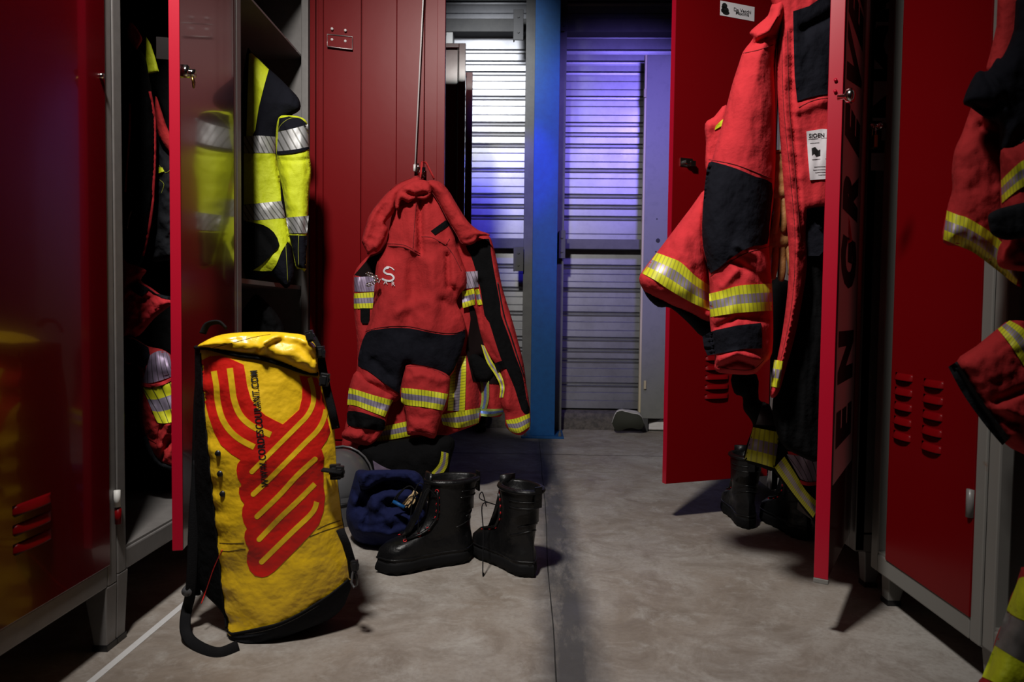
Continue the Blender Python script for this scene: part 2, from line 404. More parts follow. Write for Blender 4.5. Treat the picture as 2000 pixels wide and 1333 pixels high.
def band(name, top, bot, host, material, parent, eps=0.004, nu=None, nv=8):
    bvh = host if isinstance(host, BVHTree) else world_bvh(host)
    top = smooth_poly(top, False, 5); bot = smooth_poly(bot, False, 5)
    Lp = sum(math.hypot(top[i][0] - top[i - 1][0], top[i][1] - top[i - 1][1]) for i in range(1, len(top)))
    nu = nu or max(6, int(Lp / 4)); A = along(top, nu); B = along(bot, nu); pts = []; 
    for i in range(nu + 1):
        for j in range(nv + 1): t = j / nv; pts.append((A[i][0] * (1 - t) + B[i][0] * t, A[i][1] * (1 - t) + B[i][1] * t))
    fr = drape(pts, bvh, eps); uvs = []
    hgt = sum((Vector(A[i]) - Vector(B[i])).length for i in range(nu + 1)) / (nu + 1)
    u = 0
    for i in range(nu + 1):
        if i: u += (math.hypot(A[i][0] - A[i - 1][0], A[i][1] - A[i - 1][1]) + math.hypot(B[i][0] - B[i - 1][0], B[i][1] - B[i - 1][1])) / 2 / hgt
        for j in range(nv + 1): uvs.append((u, 1 - j / nv))
    fs = []
    for i in range(nu):
        for j in range(nv):
            a = i * (nv + 1) + j; f = (a, a + 1, a + nv + 2, a + nv + 1); fs.append(f)
    if (fr[1] - fr[0]).cross(fr[nv + 1] - fr[0]).dot(CAM - fr[0]) < 0: fs = [tuple(reversed(f)) for f in fs]
    n = len(fr); bk = [p + (p - CAM).normalized() * (eps + 0.002) for p in fr]
    rim = [(i * (nv + 1), (i + 1) * (nv + 1)) for i in range(nu)] + [(i * (nv + 1) + nv, (i + 1) * (nv + 1) + nv) for i in range(nu)] + [(j, j + 1) for j in range(nv)] + [(nu * (nv + 1) + j, nu * (nv + 1) + j + 1) for j in range(nv)]
    for (i, j) in rim: fs.append((i + n, j + n, j + 2 * n, i + 2 * n))
    return link(name, fr + fr + bk, fs, material, parent, True, uvs=uvs * 3)
def thread(name, lines, host, r, material, parent, eps=0.001, flat=1.0, step=6):
    bvh = host if isinstance(host, BVHTree) else world_bvh(host)
    for ln in lines:
        p = resample(smooth_poly(ln, False, 5), step, False); q = drape(p, bvh, eps)
        o = MB().tube(q, r, 6, flat).build(name, material, parent, True)
    return o
def stripe_poly(pl, wdt, sub=6, cap0=True, cap1=True):
    p = smooth_poly(pl, False, sub); L_ = []; R_ = []
    for i in range(len(p)):
        a = p[max(i - 1, 0)]; b = p[min(i + 1, len(p) - 1)]; dx, dy = b[0] - a[0], b[1] - a[1]; l = math.hypot(dx, dy) or 1
        L_.append((p[i][0] - dy / l * wdt / 2, p[i][1] + dx / l * wdt / 2)); R_.append((p[i][0] + dy / l * wdt / 2, p[i][1] - dx / l * wdt / 2))
    def cap(c, a, sgn):
        ang = math.atan2(a[1] - c[1], a[0] - c[0]); return [(c[0] + wdt / 2 * math.cos(ang + sgn * math.pi * k / 5), c[1] + wdt / 2 * math.sin(ang + sgn * math.pi * k / 5)) for k in range(1, 5)]
    out = L_ + (cap(p[-1], L_[-1], -1) if cap1 else []) + R_[::-1] + (cap(p[0], R_[0], -1) if cap0 else [])
    return out
def text_geo(s, size=1.0, bold=0.0, align='CENTER', space=1.0, extr=0.0):
    c = bpy.data.curves.new('txt', 'FONT'); c.body = s; c.size = size; c.offset = bold; c.align_x = align; c.align_y = 'CENTER'; c.space_character = space; c.resolution_u = 3; c.extrude = extr
    o = bpy.data.objects.new('txt', c); COL.objects.link(o); dg = bpy.context.evaluated_depsgraph_get()
    me = bpy.data.meshes.new_from_object(o.evaluated_get(dg)); vs = [v.co.copy() for v in me.vertices]; fs = [tuple(p.vertices) for p in me.polygons]
    bpy.data.objects.remove(o); bpy.data.curves.remove(c); bpy.data.meshes.remove(me); return vs, fs
def writing(name, s, fn, material, parent, size=1.0, bold=0.0, align='CENTER', space=1.0, label=None):
    vs, fs = text_geo(s, size, bold, align, space); pts = [fn(v.x, v.y) for v in vs]
    o = link(name, pts, fs, material, parent, False)
    if label: o['label'] = label
    return o
def ellipse(cx, cy, a, b, n=14): return [(cx + a * math.cos(2 * math.pi * k / n), cy + b * math.sin(2 * math.pi * k / n)) for k in range(n)]
def fromcrop(pts, s, ox, oy): return [(ox + s * x, oy + s * y) for x, y in pts]

# ================================================================== THE SETTING
XL, XR = -0.95, 0.95          # fronts of the two locker rows
WY = 4.75                     # metal clad wall at the far end
struct(MB().box(-3.0, 3.0, -1.6, WY + 0.3, -0.1, 0).build('floor', 'concrete'))
struct(MB().box(-1.75, -1.65, -1.6, WY + 0.3, 0, 3.2).build('wall_left', 'wall_plaster'))
struct(MB().box(1.65, 1.75, -1.6, WY + 0.3, 0, 3.2).build('wall_right', 'wall_plaster'))
struct(MB().box(-1.75, 1.75, -1.7, -1.6, 0, 3.2).build('wall_rear', 'wall_plaster'))
struct(MB().box(-1.75, 1.75, -1.7, WY + 0.3, 3.2, 3.3).build('ceiling', 'wall_plaster'))
# slab joints and the painted line
jl = [pZ(1050, 866), pZ(1062, 960), pZ(1075, 1090), pZ(1104, 1325)]
mb = MB()
jx = lambda y: 0.068 + 0.006 * fbm(y * 2, 0.3)
pts = [(jx(y * 0.06 - 1.6) , y * 0.06 - 1.6) for y in range(0, 100)]
mb.loft([[Vector((x - 0.0016 - 0.0008 * fbm(y * 9, 1), y, 0.0006)), Vector((x + 0.0016 + 0.0008 * fbm(y * 9, 5), y, 0.0006))] for x, y in pts], closed=False, cap0=False, cap1=False)
struct(mb.build('trim_1', 'joint_dark'))
yj = pZ(1180, 890).y
struct(MB().box(-1.0, 1.0, yj - 0.003, yj + 0.003, 0.0001, 0.0006).build('trim_2', 'joint_dark'))
xline = (pZ(195, 1320).x + pZ(350, 1188).x) / 2
struct(MB().box(xline - 0.009, xline + 0.009, -1.0, 4.3, 0.0001, 0.0012).build('trim_3', 'floor_line'))

# clad wall: one long folded profile, ridges where the photo has them
def zy(py): return pY(1100, py, WY).z
major = [-70, 5, 69, 100, 122, 143, 191, 242, 262, 284, 332, 382, 403, 425, 520, 565, 612, 661, 683, 703, 750]
zmaj = [zy(p) for p in major]
prof = []
ztop = 3.2; zbot = zy(797)
rid = sorted([z for z in zmaj], reverse=True)
zc = [ztop] + rid + [zbot]
prof.append((ztop, 0))
for i, z in enumerate(rid):
    prof += [(z + 0.014, 0.0), (z + 0.009, 0.020), (z - 0.005, 0.022), (z - 0.012, -0.004), (z - 0.022, 0.0)]
    nz_ = rid[i + 1] if i + 1 < len(rid) else zbot
    gap = z - nz_
    if gap > 0.11:
        k = 2 if gap > 0.14 else 2
        for q in range(1, k + 1):
            zz = z - gap * q / (k + 1); prof += [(zz + 0.004, 0), (zz, 0.005), (zz - 0.004, 0)]
prof.append((zbot, 0))
rings = [[Vector((x, WY + d, z)) for x in (-1.65, -0.9, -0.2, 0.4, 1.0, 1.65)] for z, d in prof]
mb = MB().loft(rings, closed=False, cap0=False, cap1=False)
wallo = struct(mb.build('wall_back', 'cladding'))
struct(MB().box(-1.65, 1.65, WY + 0.03, WY + 0.2, 0, 3.2).build('wall_outer', 'dark_steel'))
# low concrete kerb the cladding stands on
mb = MB(); zk = zbot + 0.0
ytop = WY - 0.015
rg = []
for i in range(0, 67):
    x = -1.65 + i * 0.05
    e = 0.010 * fbm(x * 4, 2.0)
    rg.append([Vector((x, WY - 0.10 + e, 0.0)), Vector((x, WY - 0.085 + e * 0.5, zk * 0.55)), Vector((x, WY - 0.06 + e, zk - 0.028)), Vector((x, WY - 0.035, zk - 0.022)), Vector((x, WY + 0.1, zk)), Vector((x, WY + 0.1, 0))])
mb.loft(rg, closed=True)
struct(mb.build('baseboard_back', 'sill_concrete'))
# horizontal steel rails of the wall
def rail(n, ya, yb, Y0, x0=-1.65, x1=1.65):
    za, zb_ = pY(1150, ya, Y0).z, pY(1150, yb, Y0).z
    o = MB().box(x0, x1, Y0, WY - 0.003, zb_, za).build('trim_%d' % n, 'grey_steel'); bevel(o, 0.004); return struct(o)
rail(4, 36, 62, WY - 0.10); rail(5, 467, 487, WY - 0.08)

# steel posts: blue I-section in front, grey one behind
t = thing('steel_column', (0.12, 4.36, 0), 'tall blue painted steel column standing on a bolted plate between the locker rows', 'column')
Yp = 4.33
xa, xb = pY(1040, 500, Yp).x, pY(1088, 500, Yp).x
mb = MB(); wp = xb - xa
mb.box(xa, xb, Yp, Yp + 0.010, 0.012, 3.2).box(xa, xb, Yp + wp - 0.01, Yp + wp, 0.012, 3.2).box((xa + xb) / 2 - 0.004, (xa + xb) / 2 + 0.004, Yp + 0.009, Yp + wp - 0.009, 0.012, 3.2)
bevel(mb.build('post', 'blue_paint', t), 0.002)
xc = (xa + xb) / 2
bevel(MB().box(xc - 0.135, xc + 0.135, Yp - 0.05, Yp + wp + 0.05, 0, 0.014).build('base_plate', 'blue_paint', t), 0.002)
for dx in (-0.11, 0.11):
    mb = MB(); mb.tube([(xc + dx, Yp - 0.025, 0.012), (xc + dx, Yp - 0.025, 0.034)], 0.010, 6).tube([(xc + dx, Yp - 0.025, 0.03), (xc + dx, Yp - 0.025, 0.048)], 0.005, 8); mb.build('anchor_bolt', 'grey_steel', t)
Yq = 4.53
o = MB().box(pY(1022, 500, Yq).x, pY(1101, 500, Yq).x, Yq, Yq + 0.008, 0.0, 3.2).box(pY(1022, 500, Yq).x, pY(1101, 500, Yq).x, Yq + 0.11, Yq + 0.118, 0, 3.2).box(xc - 0.004, xc + 0.004, Yq + 0.007, Yq + 0.111, 0, 3.2).build('steel_stanchion', 'grey_steel')
tag(bevel(o, 0.002), 'dull grey steel upright right behind the blue column', 'column')
for (x0, x1, y0, y1, lab) in ((1003, 1022, 18, 78, 'dark steel cleat on the upper wall rail, left of the blue column'), (1094, 1108, 20, 60, 'dark steel cleat on the upper wall rail, right of the blue column'), (1003, 1022, 482, 530, 'dark steel cleat just under the middle rail, left of the blue column'), (1092, 1104, 450, 505, 'dark steel cleat at the middle rail, right of the blue column')):
    a, b = pY(x0, y0, 4.49), pY(x1, y1, 4.49)
    mb = MB().box(a.x, b.x, 4.49, 4.498, b.z, a.z).box(a.x, a.x + 0.008, 4.498, 4.5295, b.z, a.z)
    o = mb.build('angle_bracket', 'dark_steel'); tag(bevel(o, 0.002), lab, 'bracket')
    for dz in (0.25, 0.75):
        z = b.z + (a.z - b.z) * dz; x = (a.x + b.x) / 2
        MB().tube([(x, 4.491, z), (x, 4.482, z)], 0.008, 6).build('bolt', 'dark_steel', o)

# pale framed box high on the wall, top left
a, b = pY(800, 47, 4.66), pY(884, 130, 4.66)
t = thing('wall_box', ((a.x + b.x) / 2, 4.7, b.z), 'pale plastic frame high on the far wall, above the shorter dark red doors', 'box')
fr = 0.045
mb = MB().box(a.x, b.x, 4.66, 4.748, a.z - fr, a.z).box(a.x, b.x, 4.66, 4.748, b.z, b.z + fr).box(b.x - fr, b.x, 4.66, 4.748, b.z + fr, a.z - fr).box(a.x, a.x + fr, 4.66, 4.748, b.z + fr, a.z - fr)
bevel(mb.build('frame', 'white_plastic', t), 0.004)
mb = MB().box(a.x + fr, b.x - fr, 4.70, 4.745, b.z + fr, a.z - fr)
mb.box(b.x - 0.09, b.x - fr - 0.008, 4.694, 4.70, b.z + fr + 0.01, a.z - fr - 0.02)
bevel(mb.build('panel', 'white_plastic', t), 0.003)

# tall grey steel door leaf / cabinet by the wall on the right
Yg = 4.60
a, b = pY(1262, 107, Yg), pY(1262, 818, Yg)
t = thing('metal_cabinet', (a.x + 0.35, Yg + 0.03, b.z), 'tall plain grey steel panel standing against the clad wall, right of the blue column', 'cabinet')
o = MB().box(a.x + 0.008, a.x + 0.75, Yg, Yg + 0.05, b.z, a.z).build('panel', 'cabinet_grey', t); bevel(o, 0.003)
o = MB().box(a.x - 0.006, a.x + 0.008, Yg - 0.004, Yg + 0.03, b.z, a.z).build('edge_strip', 'cream_edge', t); bevel(o, 0.002)
for py in (182, 752):
    h = pY(1260, py, Yg - 0.01)
    MB().tube([(h.x, Yg - 0.008, h.z - 0.028), (h.x, Yg - 0.008, h.z + 0.028)], 0.009, 8).build('hinge', 'cream_edge', t)
h = pY(1285, 470, Yg)
MB().tube([(h.x, Yg + 0.001, h.z), (h.x, Yg - 0.003, h.z)], 0.014, 14).build('lock_hole', 'ink', t)
mb = MB()
for (px, py) in ((1283, 428), (1281, 492)):
    q = pY(px, py, Yg); MB().tube([(q.x, Yg + 0.001, q.z), (q.x, Yg - 0.002, q.z)], 0.005, 8).build('screw', 'ink', t)
for dx in (0.02, 0.68): MB().box(a.x + dx, a.x + dx + 0.04, Yg + 0.005, Yg + 0.045, 0, b.z).build('foot', 'dark_steel', t)

# ================================================================== LOCKERS
DEP = 0.52; ZT = 2.2
def locker(name, s, Xf, y0, y1, zb, label, door=None, shelf=None, frame='grey_paint', leg_in=0.0, bz=0.05):
    """s = -1 left row, +1 right row; door = dict(hinge='far'/'near', ang, w, zb, paint, face)."""
    T = thing(name, (Xf + s * DEP / 2, (y0 + y1) / 2, 0), label, 'locker', None)
    fx = lambda d0, d1: (min(Xf + s * d0, Xf + s * d1), max(Xf + s * d0, Xf + s * d1))
    pw = 0.036
    c = MB()
    for (a, b) in ((y0 + 0.001, y0 + 0.004), (y1 - 0.004, y1 - 0.001)): c.box(*fx(0.004, DEP), a, b, zb - bz, ZT)
    c.box(*fx(DEP - 0.003, DEP), y0 + 0.001, y1 - 0.001, zb - bz, ZT).box(*fx(0.004, DEP), y0, y1, ZT - 0.004, ZT).box(*fx(0.004, DEP), y0 + 0.001, y1 - 0.001, zb + 0.0, zb + 0.006)
    c.box(*fx(0.03, DEP - 0.004), y0 + 0.004, y1 - 0.004, 1.86, 1.868)
    c.build('carcass', frame, T)
    f = MB()
    f.box(*fx(0, 0.03), y0 + 0.001, y0 + pw, zb - bz, ZT).box(*fx(0, 0.03), y1 - pw, y1 - 0.001, zb - bz, ZT)
    f.box(*fx(0, 0.03), y0 + pw, y1 - pw, zb - bz, zb).box(*fx(0, 0.03), y0 + pw, y1 - pw, ZT - 0.05, ZT)
    bevel(f.build('front_frame', frame, T), 0.004, 2)
    for yy, dy in ((y0 + 0.001, 1), (y1 - 0.001, -1)):
        for d0 in (0.0 + leg_in, DEP - 0.06):
            a, b = sorted((yy, yy + dy * 0.042)); a2, b2 = sorted((yy, yy + dy * 0.034))
            xa, xb = fx(d0, d0 + 0.055); xa2, xb2 = fx(d0 + 0.004, d0 + 0.036)
            m_ = MB(); z0, z1 = 0.012, zb - bz
            m_.add([(xa2, a2, z0), (xb2, a2, z0), (xb2, b2, z0), (xa2, b2, z0), (xa, a, z1), (xb, a, z1), (xb, b, z1), (xa, b, z1)], [(3, 2, 1, 0), (4, 5, 6, 7), (0, 1, 5, 4), (1, 2, 6, 5), (2, 3, 7, 6), (3, 0, 4, 7)])
            lg = bevel(m_.build('leg', frame, T), 0.003)
            MB().box(xa2 - 0.002, xb2 + 0.002, a2 - 0.002, b2 + 0.002, 0, 0.014).build('foot_cap', 'plastic_black', lg)
    if shelf:
        for z in shelf: MB().box(*fx(0.035, DEP - 0.004), y0 + 0.006, y1 - 0.006, z - 0.008, z + 0.008).build('shelf', frame, T)
    D = None
    if door:
        zb2 = door.get('zb', zb); wd = door['w']
        yh = y1 - pw + 0.004 if door['hinge'] == 'far' else y0 + pw - 0.004
        if 'yh' in door: yh = door['yh']
        sg = -1 if door['hinge'] == 'far' else 1
        a = math.radians(door['ang']); d0 = Vector((0, sg, 0)); n0 = Vector((-s, 0, 0))
        du = d0 * math.cos(a) + n0 * math.sin(a); dn = n0 * math.cos(a) - d0 * math.sin(a)
        H = Vector((Xf - s * 0.004, yh, 0))
        D = lambda u, v, z: H + du * u + dn * v + Vector((0, 0, z))
        pt = door.get('paint', 'red_paint'); th = 0.024
        zt2 = ZT - 0.035
        dm = MB()
        dm.box(0.0, wd, -0.003, 0, zb2, zt2, D)
        for (u0, u1, z0, z1) in ((0, 0.022, zb2, zt2), (wd - 0.034, wd, zb2, zt2), (0.022, wd - 0.034, zb2, zb2 + 0.022), (0.022, wd - 0.034, zt2 - 0.022, zt2)):
            dm.box(u0, u1, -th, -0.002, z0, z1, D)
        if door.get('inner'):
            q = wd
            dm.box(0.030, 0.052, -0.012, -0.002, zb2 + 0.03, zt2 - 0.03, D)
            dm.box(0.056, q * 0.375, -0.016, -0.002, zb2 + 0.03, zt2 - 0.03, D)
            dm.box(q * 0.387, q * 0.64, -0.020, -0.002, zb2 + 0.03, zt2 - 0.03, D)
            dm.box(q * 0.642, q * 0.845, -0.020, -0.002, zb2 + 0.03, zt2 - 0.03, D)
        do = dm.build('door', pt, T); bevel(do, 0.0025, 2)
        T['_d'] = 1; del T['_d']
        return T, D, do
    return T, None, None
def louvers(do, D, u0, u1, ztop, n, step, paint):
    for k in range(n):
        z = ztop - k * step; hh = step * 0.52; m_ = MB(); rg = []
        for i in range(9):
            u = u0 + (u1 - u0) * i / 8; e = math.sin(math.pi * min(1, max(0, (i + 0.0) / 8))) ** 0.35 if 0 < i < 8 else 0.0
            rg.append([D(u, 0.0002, z + hh * 0.5), D(u, 0.004 * e + 0.0002, z + hh * 0.35 * max(e, .3)), D(u, 0.012 * e + 0.0003, z - hh * 0.30), D(u, 0.012 * e + 0.0002, z - hh * 0.42), D(u, 0.0002, z - hh * 0.5)])
        m_.loft(rg, closed=True)
        o = m_.build('louver', paint, do, True)
        MB().add([D(u0 + .004, 0.0012, z - hh * 0.5), D(u1 - .004, 0.0012, z - hh * 0.5), D(u1 - .004, 0.0012, z - hh * 0.68), D(u0 + .004, 0.0012, z - hh * 0.68)], [(0, 1, 2, 3)]).build('slot', 'ink', o)

# left row
Ya = pX(225, 700, XL).y; Yb = 2.195; Yc = 2.935
L0, D0, do0 = locker('steel_locker', -1, XL, Ya - 0.62, Ya, 0.20, 'closed dark red locker nearest the camera, the yellow bag mirrored in its glossy door', dict(hinge='far', ang=0, w=0.545, paint='dark_red_paint'))
yh0 = Ya - 0.032
za = pX(58, 985, XL).z
louvers(do0, D0, yh0 - pX(95, 985, XL).y, yh0 - pX(20, 1000, XL).y, za, 3, 0.036, 'red_paint')
h = pX(222, 970, XL); MB().tube([(XL + 0.008, h.y, h.z - 0.024), (XL + 0.008, h.y, h.z + 0.014)], 0.007, 10).build('hinge', 'white_plastic', do0, True)
h2 = pX(224, 1005, XL); MB().tube([(XL + 0.008, h2.y, h2.z - 0.022), (XL + 0.008, h2.y, h2.z + 0.014)], 0.007, 10).build('hinge', 'red_paint', do0, True)
h = pX(195, 150, XL); MB().tube([(XL + 0.0, h.y - .005, h.z), (XL + 0.012, h.y - .005, h.z)], 0.006, 10).build('lock', 'chrome', do0, True)

e1 = pZ(358, 1075, 0.205); h1 = (XL + 0.004, Yb - 0.032)
w1 = math.hypot(e1.x - h1[0], e1.y - h1[1]); a1_ = math.degrees(math.atan2(e1.x - h1[0], h1[1] - e1.y)); print('door L1', w1, a1_)
L1, D1, do1 = locker('steel_locker', -1, XL, Ya, Yb, 0.215, 'grey framed locker with red door ajar, black coat and red overalls inside', dict(hinge='far', ang=a1_, w=w1, paint='dark_red_paint', zb=0.205))
# bright painted edge of the ajar door: its folded front edge
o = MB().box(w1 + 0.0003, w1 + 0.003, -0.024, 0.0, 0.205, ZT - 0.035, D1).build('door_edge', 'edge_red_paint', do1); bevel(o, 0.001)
lk = MB().box(w1 - 0.03, w1 - 0.01, 0.0, 0.014, 1.335, 1.36, D1).tube([D1(w1 - 0.022, 0.012, 1.345), D1(w1 - 0.022, 0.028, 1.345)], 0.009, 12); lk.build('lock', 'chrome', do1, True)
MB().tube([D1(w1 - 0.022, 0.020, 1.340), D1(w1 - 0.029, 0.024, 1.325), D1(w1 - 0.022, 0.024, 1.312), D1(w1 - 0.015, 0.024, 1.325), D1(w1 - 0.022, 0.020, 1.340)], 0.003, 6).build('lock_staple', 'brass', do1, True)
MB().box(w1 - 0.015, w1 - 0.012, -0.055, -0.02, 1.37, 1.42, D1).build('latch_bar', 'chrome', do1)

L2, D2, do2 = locker('steel_locker', -1, XL, Yb, Yc, 0.20, 'open locker holding the black and yellow jacket, wide red door turned out', dict(hinge='far', ang=90, w=0.575, yh=Yc - 0.0, inner=True), shelf=[0.885, 0.55])
qd = 0.575
# label clip, rivets, rod, hook on the inner face of the wide door
def px_on_door(D, px, py, vface=-0.020):
    p0 = D(0, vface, 0); nn = (D(0, 1, 0) - D(0, 0, 0)); return onplane(px, py, p0, nn)
def dface(px, py, Y=None): return pY(px, py, D2(0, -0.021, 0).y)
mb = MB()
c4 = [dface(640, 68), dface(689, 73), dface(689, 98), dface(640, 92)]
c4 = [p + Vector((0, -0.006, 0)) for p in c4]
mb.tube(c4, 0.0022, 6, closed=True)
mb.build('label_holder', 'zinc', do2, True)
mb = MB().add([p + Vector((0, 0.004, 0)) for p in c4] + [p + Vector((0, 0.002, 0)) for p in c4], [(0, 1, 2, 3), (7, 6, 5, 4), (0, 4, 5, 1), (1, 5, 6, 2), (2, 6, 7, 3), (3, 7, 4, 0)]); mb.build('holder_plate', 'red_paint', do2)
for (px, py) in ((649, 57), (675, 60), (649, 78), (675, 81)):
    q = dface(px, py); MB().tube([q + Vector((0, 0.001, 0)), q + Vector((0, -0.006, 0))], 0.0055, 12).build('rivet', 'white_rod', do2, True)
rp = [dface(828.4, -14) + Vector((0, -0.02, 0)), dface(828, 0) + Vector((0, -0.02, 0)), dface(812, 330) + Vector((0, -0.02, 0))]
MB().tube(rp, 0.0032, 8).build('lock_rod', 'white_rod', do2, True)
e = dface(811, 334) + Vector((0, -0.02, 0)); MB().tube([e + Vector((0.001, 0, 0.022)), e + Vector((0, 0, -0.006))], 0.0055, 8).build('rod_end', 'white_rod', do2, True)
hk = dface(822, 341)
mb = MB().box(hk.x - 0.02, hk.x + 0.02, hk.y - 0.004, hk.y + 0.0, hk.z - 0.012, hk.z + 0.03)
mb.tube([hk + Vector((0, -0.004, 0.0)), hk + Vector((0, -0.05, -0.01)), hk + Vector((0, -0.07, 0.0)), hk + Vector((0, -0.075, 0.03))], 0.004, 8)
mb.build('coat_hook', 'chrome', do2, True)

L3, D3, do3 = locker('steel_locker', -1, XL, 2.96, 3.56, 0.20, 'locker with dark red open door just behind the hanging jacket and its wide door', dict(hinge='far', ang=90, w=0.60, paint='dark_red_paint', inner=False, yh=3.56))
q = pY(893, 300, D3(0, -0.024, 0).y)
MB().tube([(q.x, q.y - 0.004, 0.25), (q.x, q.y - 0.004, ZT - 0.06)], 0.0022, 6).build('lock_rod', 'grey_steel', do3, True)
L4, D4, do4 = locker('steel_locker', -1, XL, 3.57, 4.12, 0.20, 'locker nearest the clad wall, only a narrow dark strip of its door showing', dict(hinge='far', ang=90, w=0.60, paint='dark_red_paint', yh=3.98))

# right row
R0, DR0, dr0 = locker('steel_locker', 1, XR, 0.84, 1.425, 0.15, 'pale grey locker side with rust spots behind the near cut off red jackets', None, frame='worn_grey_paint', leg_in=0.03)
y2 = pX(1738, 900, XR).y; y3 = pX(1706, 900, XR).y; y4 = pX(1684, 600, XR).y
R1, DR1, dr1 = locker('steel_locker', 1, XR, 1.428, y3, 0.145, 'closed red locker with two columns of vent slots and a brass padlock', dict(hinge='near', ang=0, w=y2 - 1.428 - 0.032), frame='worn_grey_paint', leg_in=0.03)
yh = 1.428 + 0.032
for (pa, pb, py0) in ((1784, 1750, 735), (1845, 1806, 748)):
    u0 = pX(pa, 800, XR).y - yh; u1 = pX(pb, 800, XR).y - yh; zt_ = pX(pa, py0, XR).z
    louvers(dr1, DR1, u0, u1, zt_ - 0.006, 5, 0.0375, 'red_paint')
h = pX(1901, 970, XR); o = MB().tube([(XR - 0.006, h.y, h.z - 0.045), (XR - 0.006, h.y, h.z + 0.015)], 0.008, 10).build('hinge', 'grey_paint', dr1, True)
h = pX(1722, 255, XR - 0.01)
MB().tube([h + Vector((0.01, 0, 0.012)), h + Vector((-0.03, 0, 0.012))], 0.006, 10).box(h.x - 0.012, h.x + 0.004, h.y - 0.012, h.y + 0.03, h.z + 0.004, h.z + 0.018).build('latch', 'chrome', dr1, True)
t = thing('padlock', (h.x - 0.02, h.y, h.z - 0.05), 'small brass padlock hanging from the latch of the closed louvered locker', 'padlock')
o = MB().box(h.x - 0.026, h.x - 0.014, h.y - 0.013, h.y + 0.013, h.z - 0.048, h.z - 0.014).build('body', 'brass', t); bevel(o, 0.002)
MB().tube([h + Vector((-0.02, -0.009, -0.016)), h + Vector((-0.02, -0.009, 0.002)), h + Vector((-0.02, 0, 0.012)), h + Vector((-0.02, 0.009, 0.002)), h + Vector((-0.02, 0.009, -0.016))], 0.0025, 8).build('shackle', 'chrome', t, True)

# half open door (outer face towards the right) carrying the slogan sticker
zE = 0.155
eb = onplane(1616, 1133, (0, 0, zE), Vector((0, 0, 1)))         # free lower corner
hingeE = Vector((XR - 0.004, y4 + 0.02, 0))
wE = math.hypot(eb.x - hingeE.x, eb.y - hingeE.y); angE = math.degrees(math.atan2(hingeE.x - eb.x, -(hingeE.y - eb.y)))
if angE < 0: angE += 180
angE = 180 - math.degrees(math.atan2(hingeE.x - eb.x, hingeE.y - eb.y))
print('door E', wE, angE, eb)
R2, DE, drE = locker('steel_locker', 1, XR, y4, y4 + 0.60, 0.155, 'locker with the door swung to the camera, big black letters on its sticker', dict(hinge='near', ang=angE, w=wE, zb=zE, yh=hingeE.y, paint='dark_red_paint'), frame='grey_paint', leg_in=0.03)
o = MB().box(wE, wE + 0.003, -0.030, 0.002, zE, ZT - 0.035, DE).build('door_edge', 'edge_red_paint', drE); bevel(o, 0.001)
bevel(MB().box(wE - 0.006, wE + 0.004, -0.031, 0.003, zE - 0.012, zE + 0.0, DE).build('edge_cap', 'worn_grey_paint', drE), 0.002)
# pale sticker with black letters, reading upwards on the outer face
uc = wE * 0.50; sw = wE * 0.84
def zE_at(py): return onplane(1662, py, DE(wE * .6, 0.001, 0), DE(0, 1, 0) - DE(0, 0, 0)).z
zs0, zs1 = zE_at(900), zE_at(-60)
mat('sticker', (0.8, 0.62, 0.64), 0.5)
MB().box(uc - sw * 0.5, uc + sw * 0.5, 0.0003, 0.0012, zs0, zs1, DE).build('sticker', 'sticker', drE)
# the face is seen with u growing to the left, so letter tops point to growing u
for ch, pyc in (('E', 817), ('N', 692), ('G', 516), ('R', 385), ('E', 250), ('V', 115), ('E', 0)):
    zc_ = zE_at(pyc)
    writing('letter', ch, lambda x, y, zc_=zc_: DE(uc + y * 2.1, 0.0018, zc_ + x), 'ink', drE, size=0.17, bold=0.012)
# knob on that door
kb = onplane(1655, 188, DE(0, 0.02, 0), DE(0, 1, 0) - DE(0, 0, 0)); ku = (kb - DE(0, 0.02, 0)).dot(DE(1, 0, 0) - DE(0, 0, 0))
mb = MB(); rr = [0.006, 0.006, 0.014, 0.017, 0.014, 0.004]; vv = [0, 0.014, 0.018, 0.027, 0.034, 0.037]
mb.tube([DE(ku, v, kb.z) for v in vv], rr, 14); mb.build('knob', 'chrome', drE, True)
for dz in (0.0, -0.026): MB().tube([DE(wE + 0.002, -0.014, kb.z + 0.06 + dz), DE(wE + 0.008, -0.014, kb.z + 0.06 + dz)], 0.004, 8).build('rivet', 'edge_red_paint', drE, True)

# narrow slice of the same slogan sheet on the side panel seen through the slit between two lockers
Yn = y4
zt0 = pX(1695, 332, XR).z
o = MB().box(XR + 0.012, XR + 0.20, Yn - 0.0015, Yn + 0.0005, zt0, 2.15).build('notice', 'paper', R2); o['label'] = 'white sheet with black letters on the locker side'
for i, ch in enumerate('ENGREVE'):
    writing('letter', ch, lambda x, y, i=i: Vector((XR + 0.085 - y, Yn - 0.0022, zt0 + 0.09 + i * 0.125 + x)), 'ink', R2, size=0.19, bold=0.008)
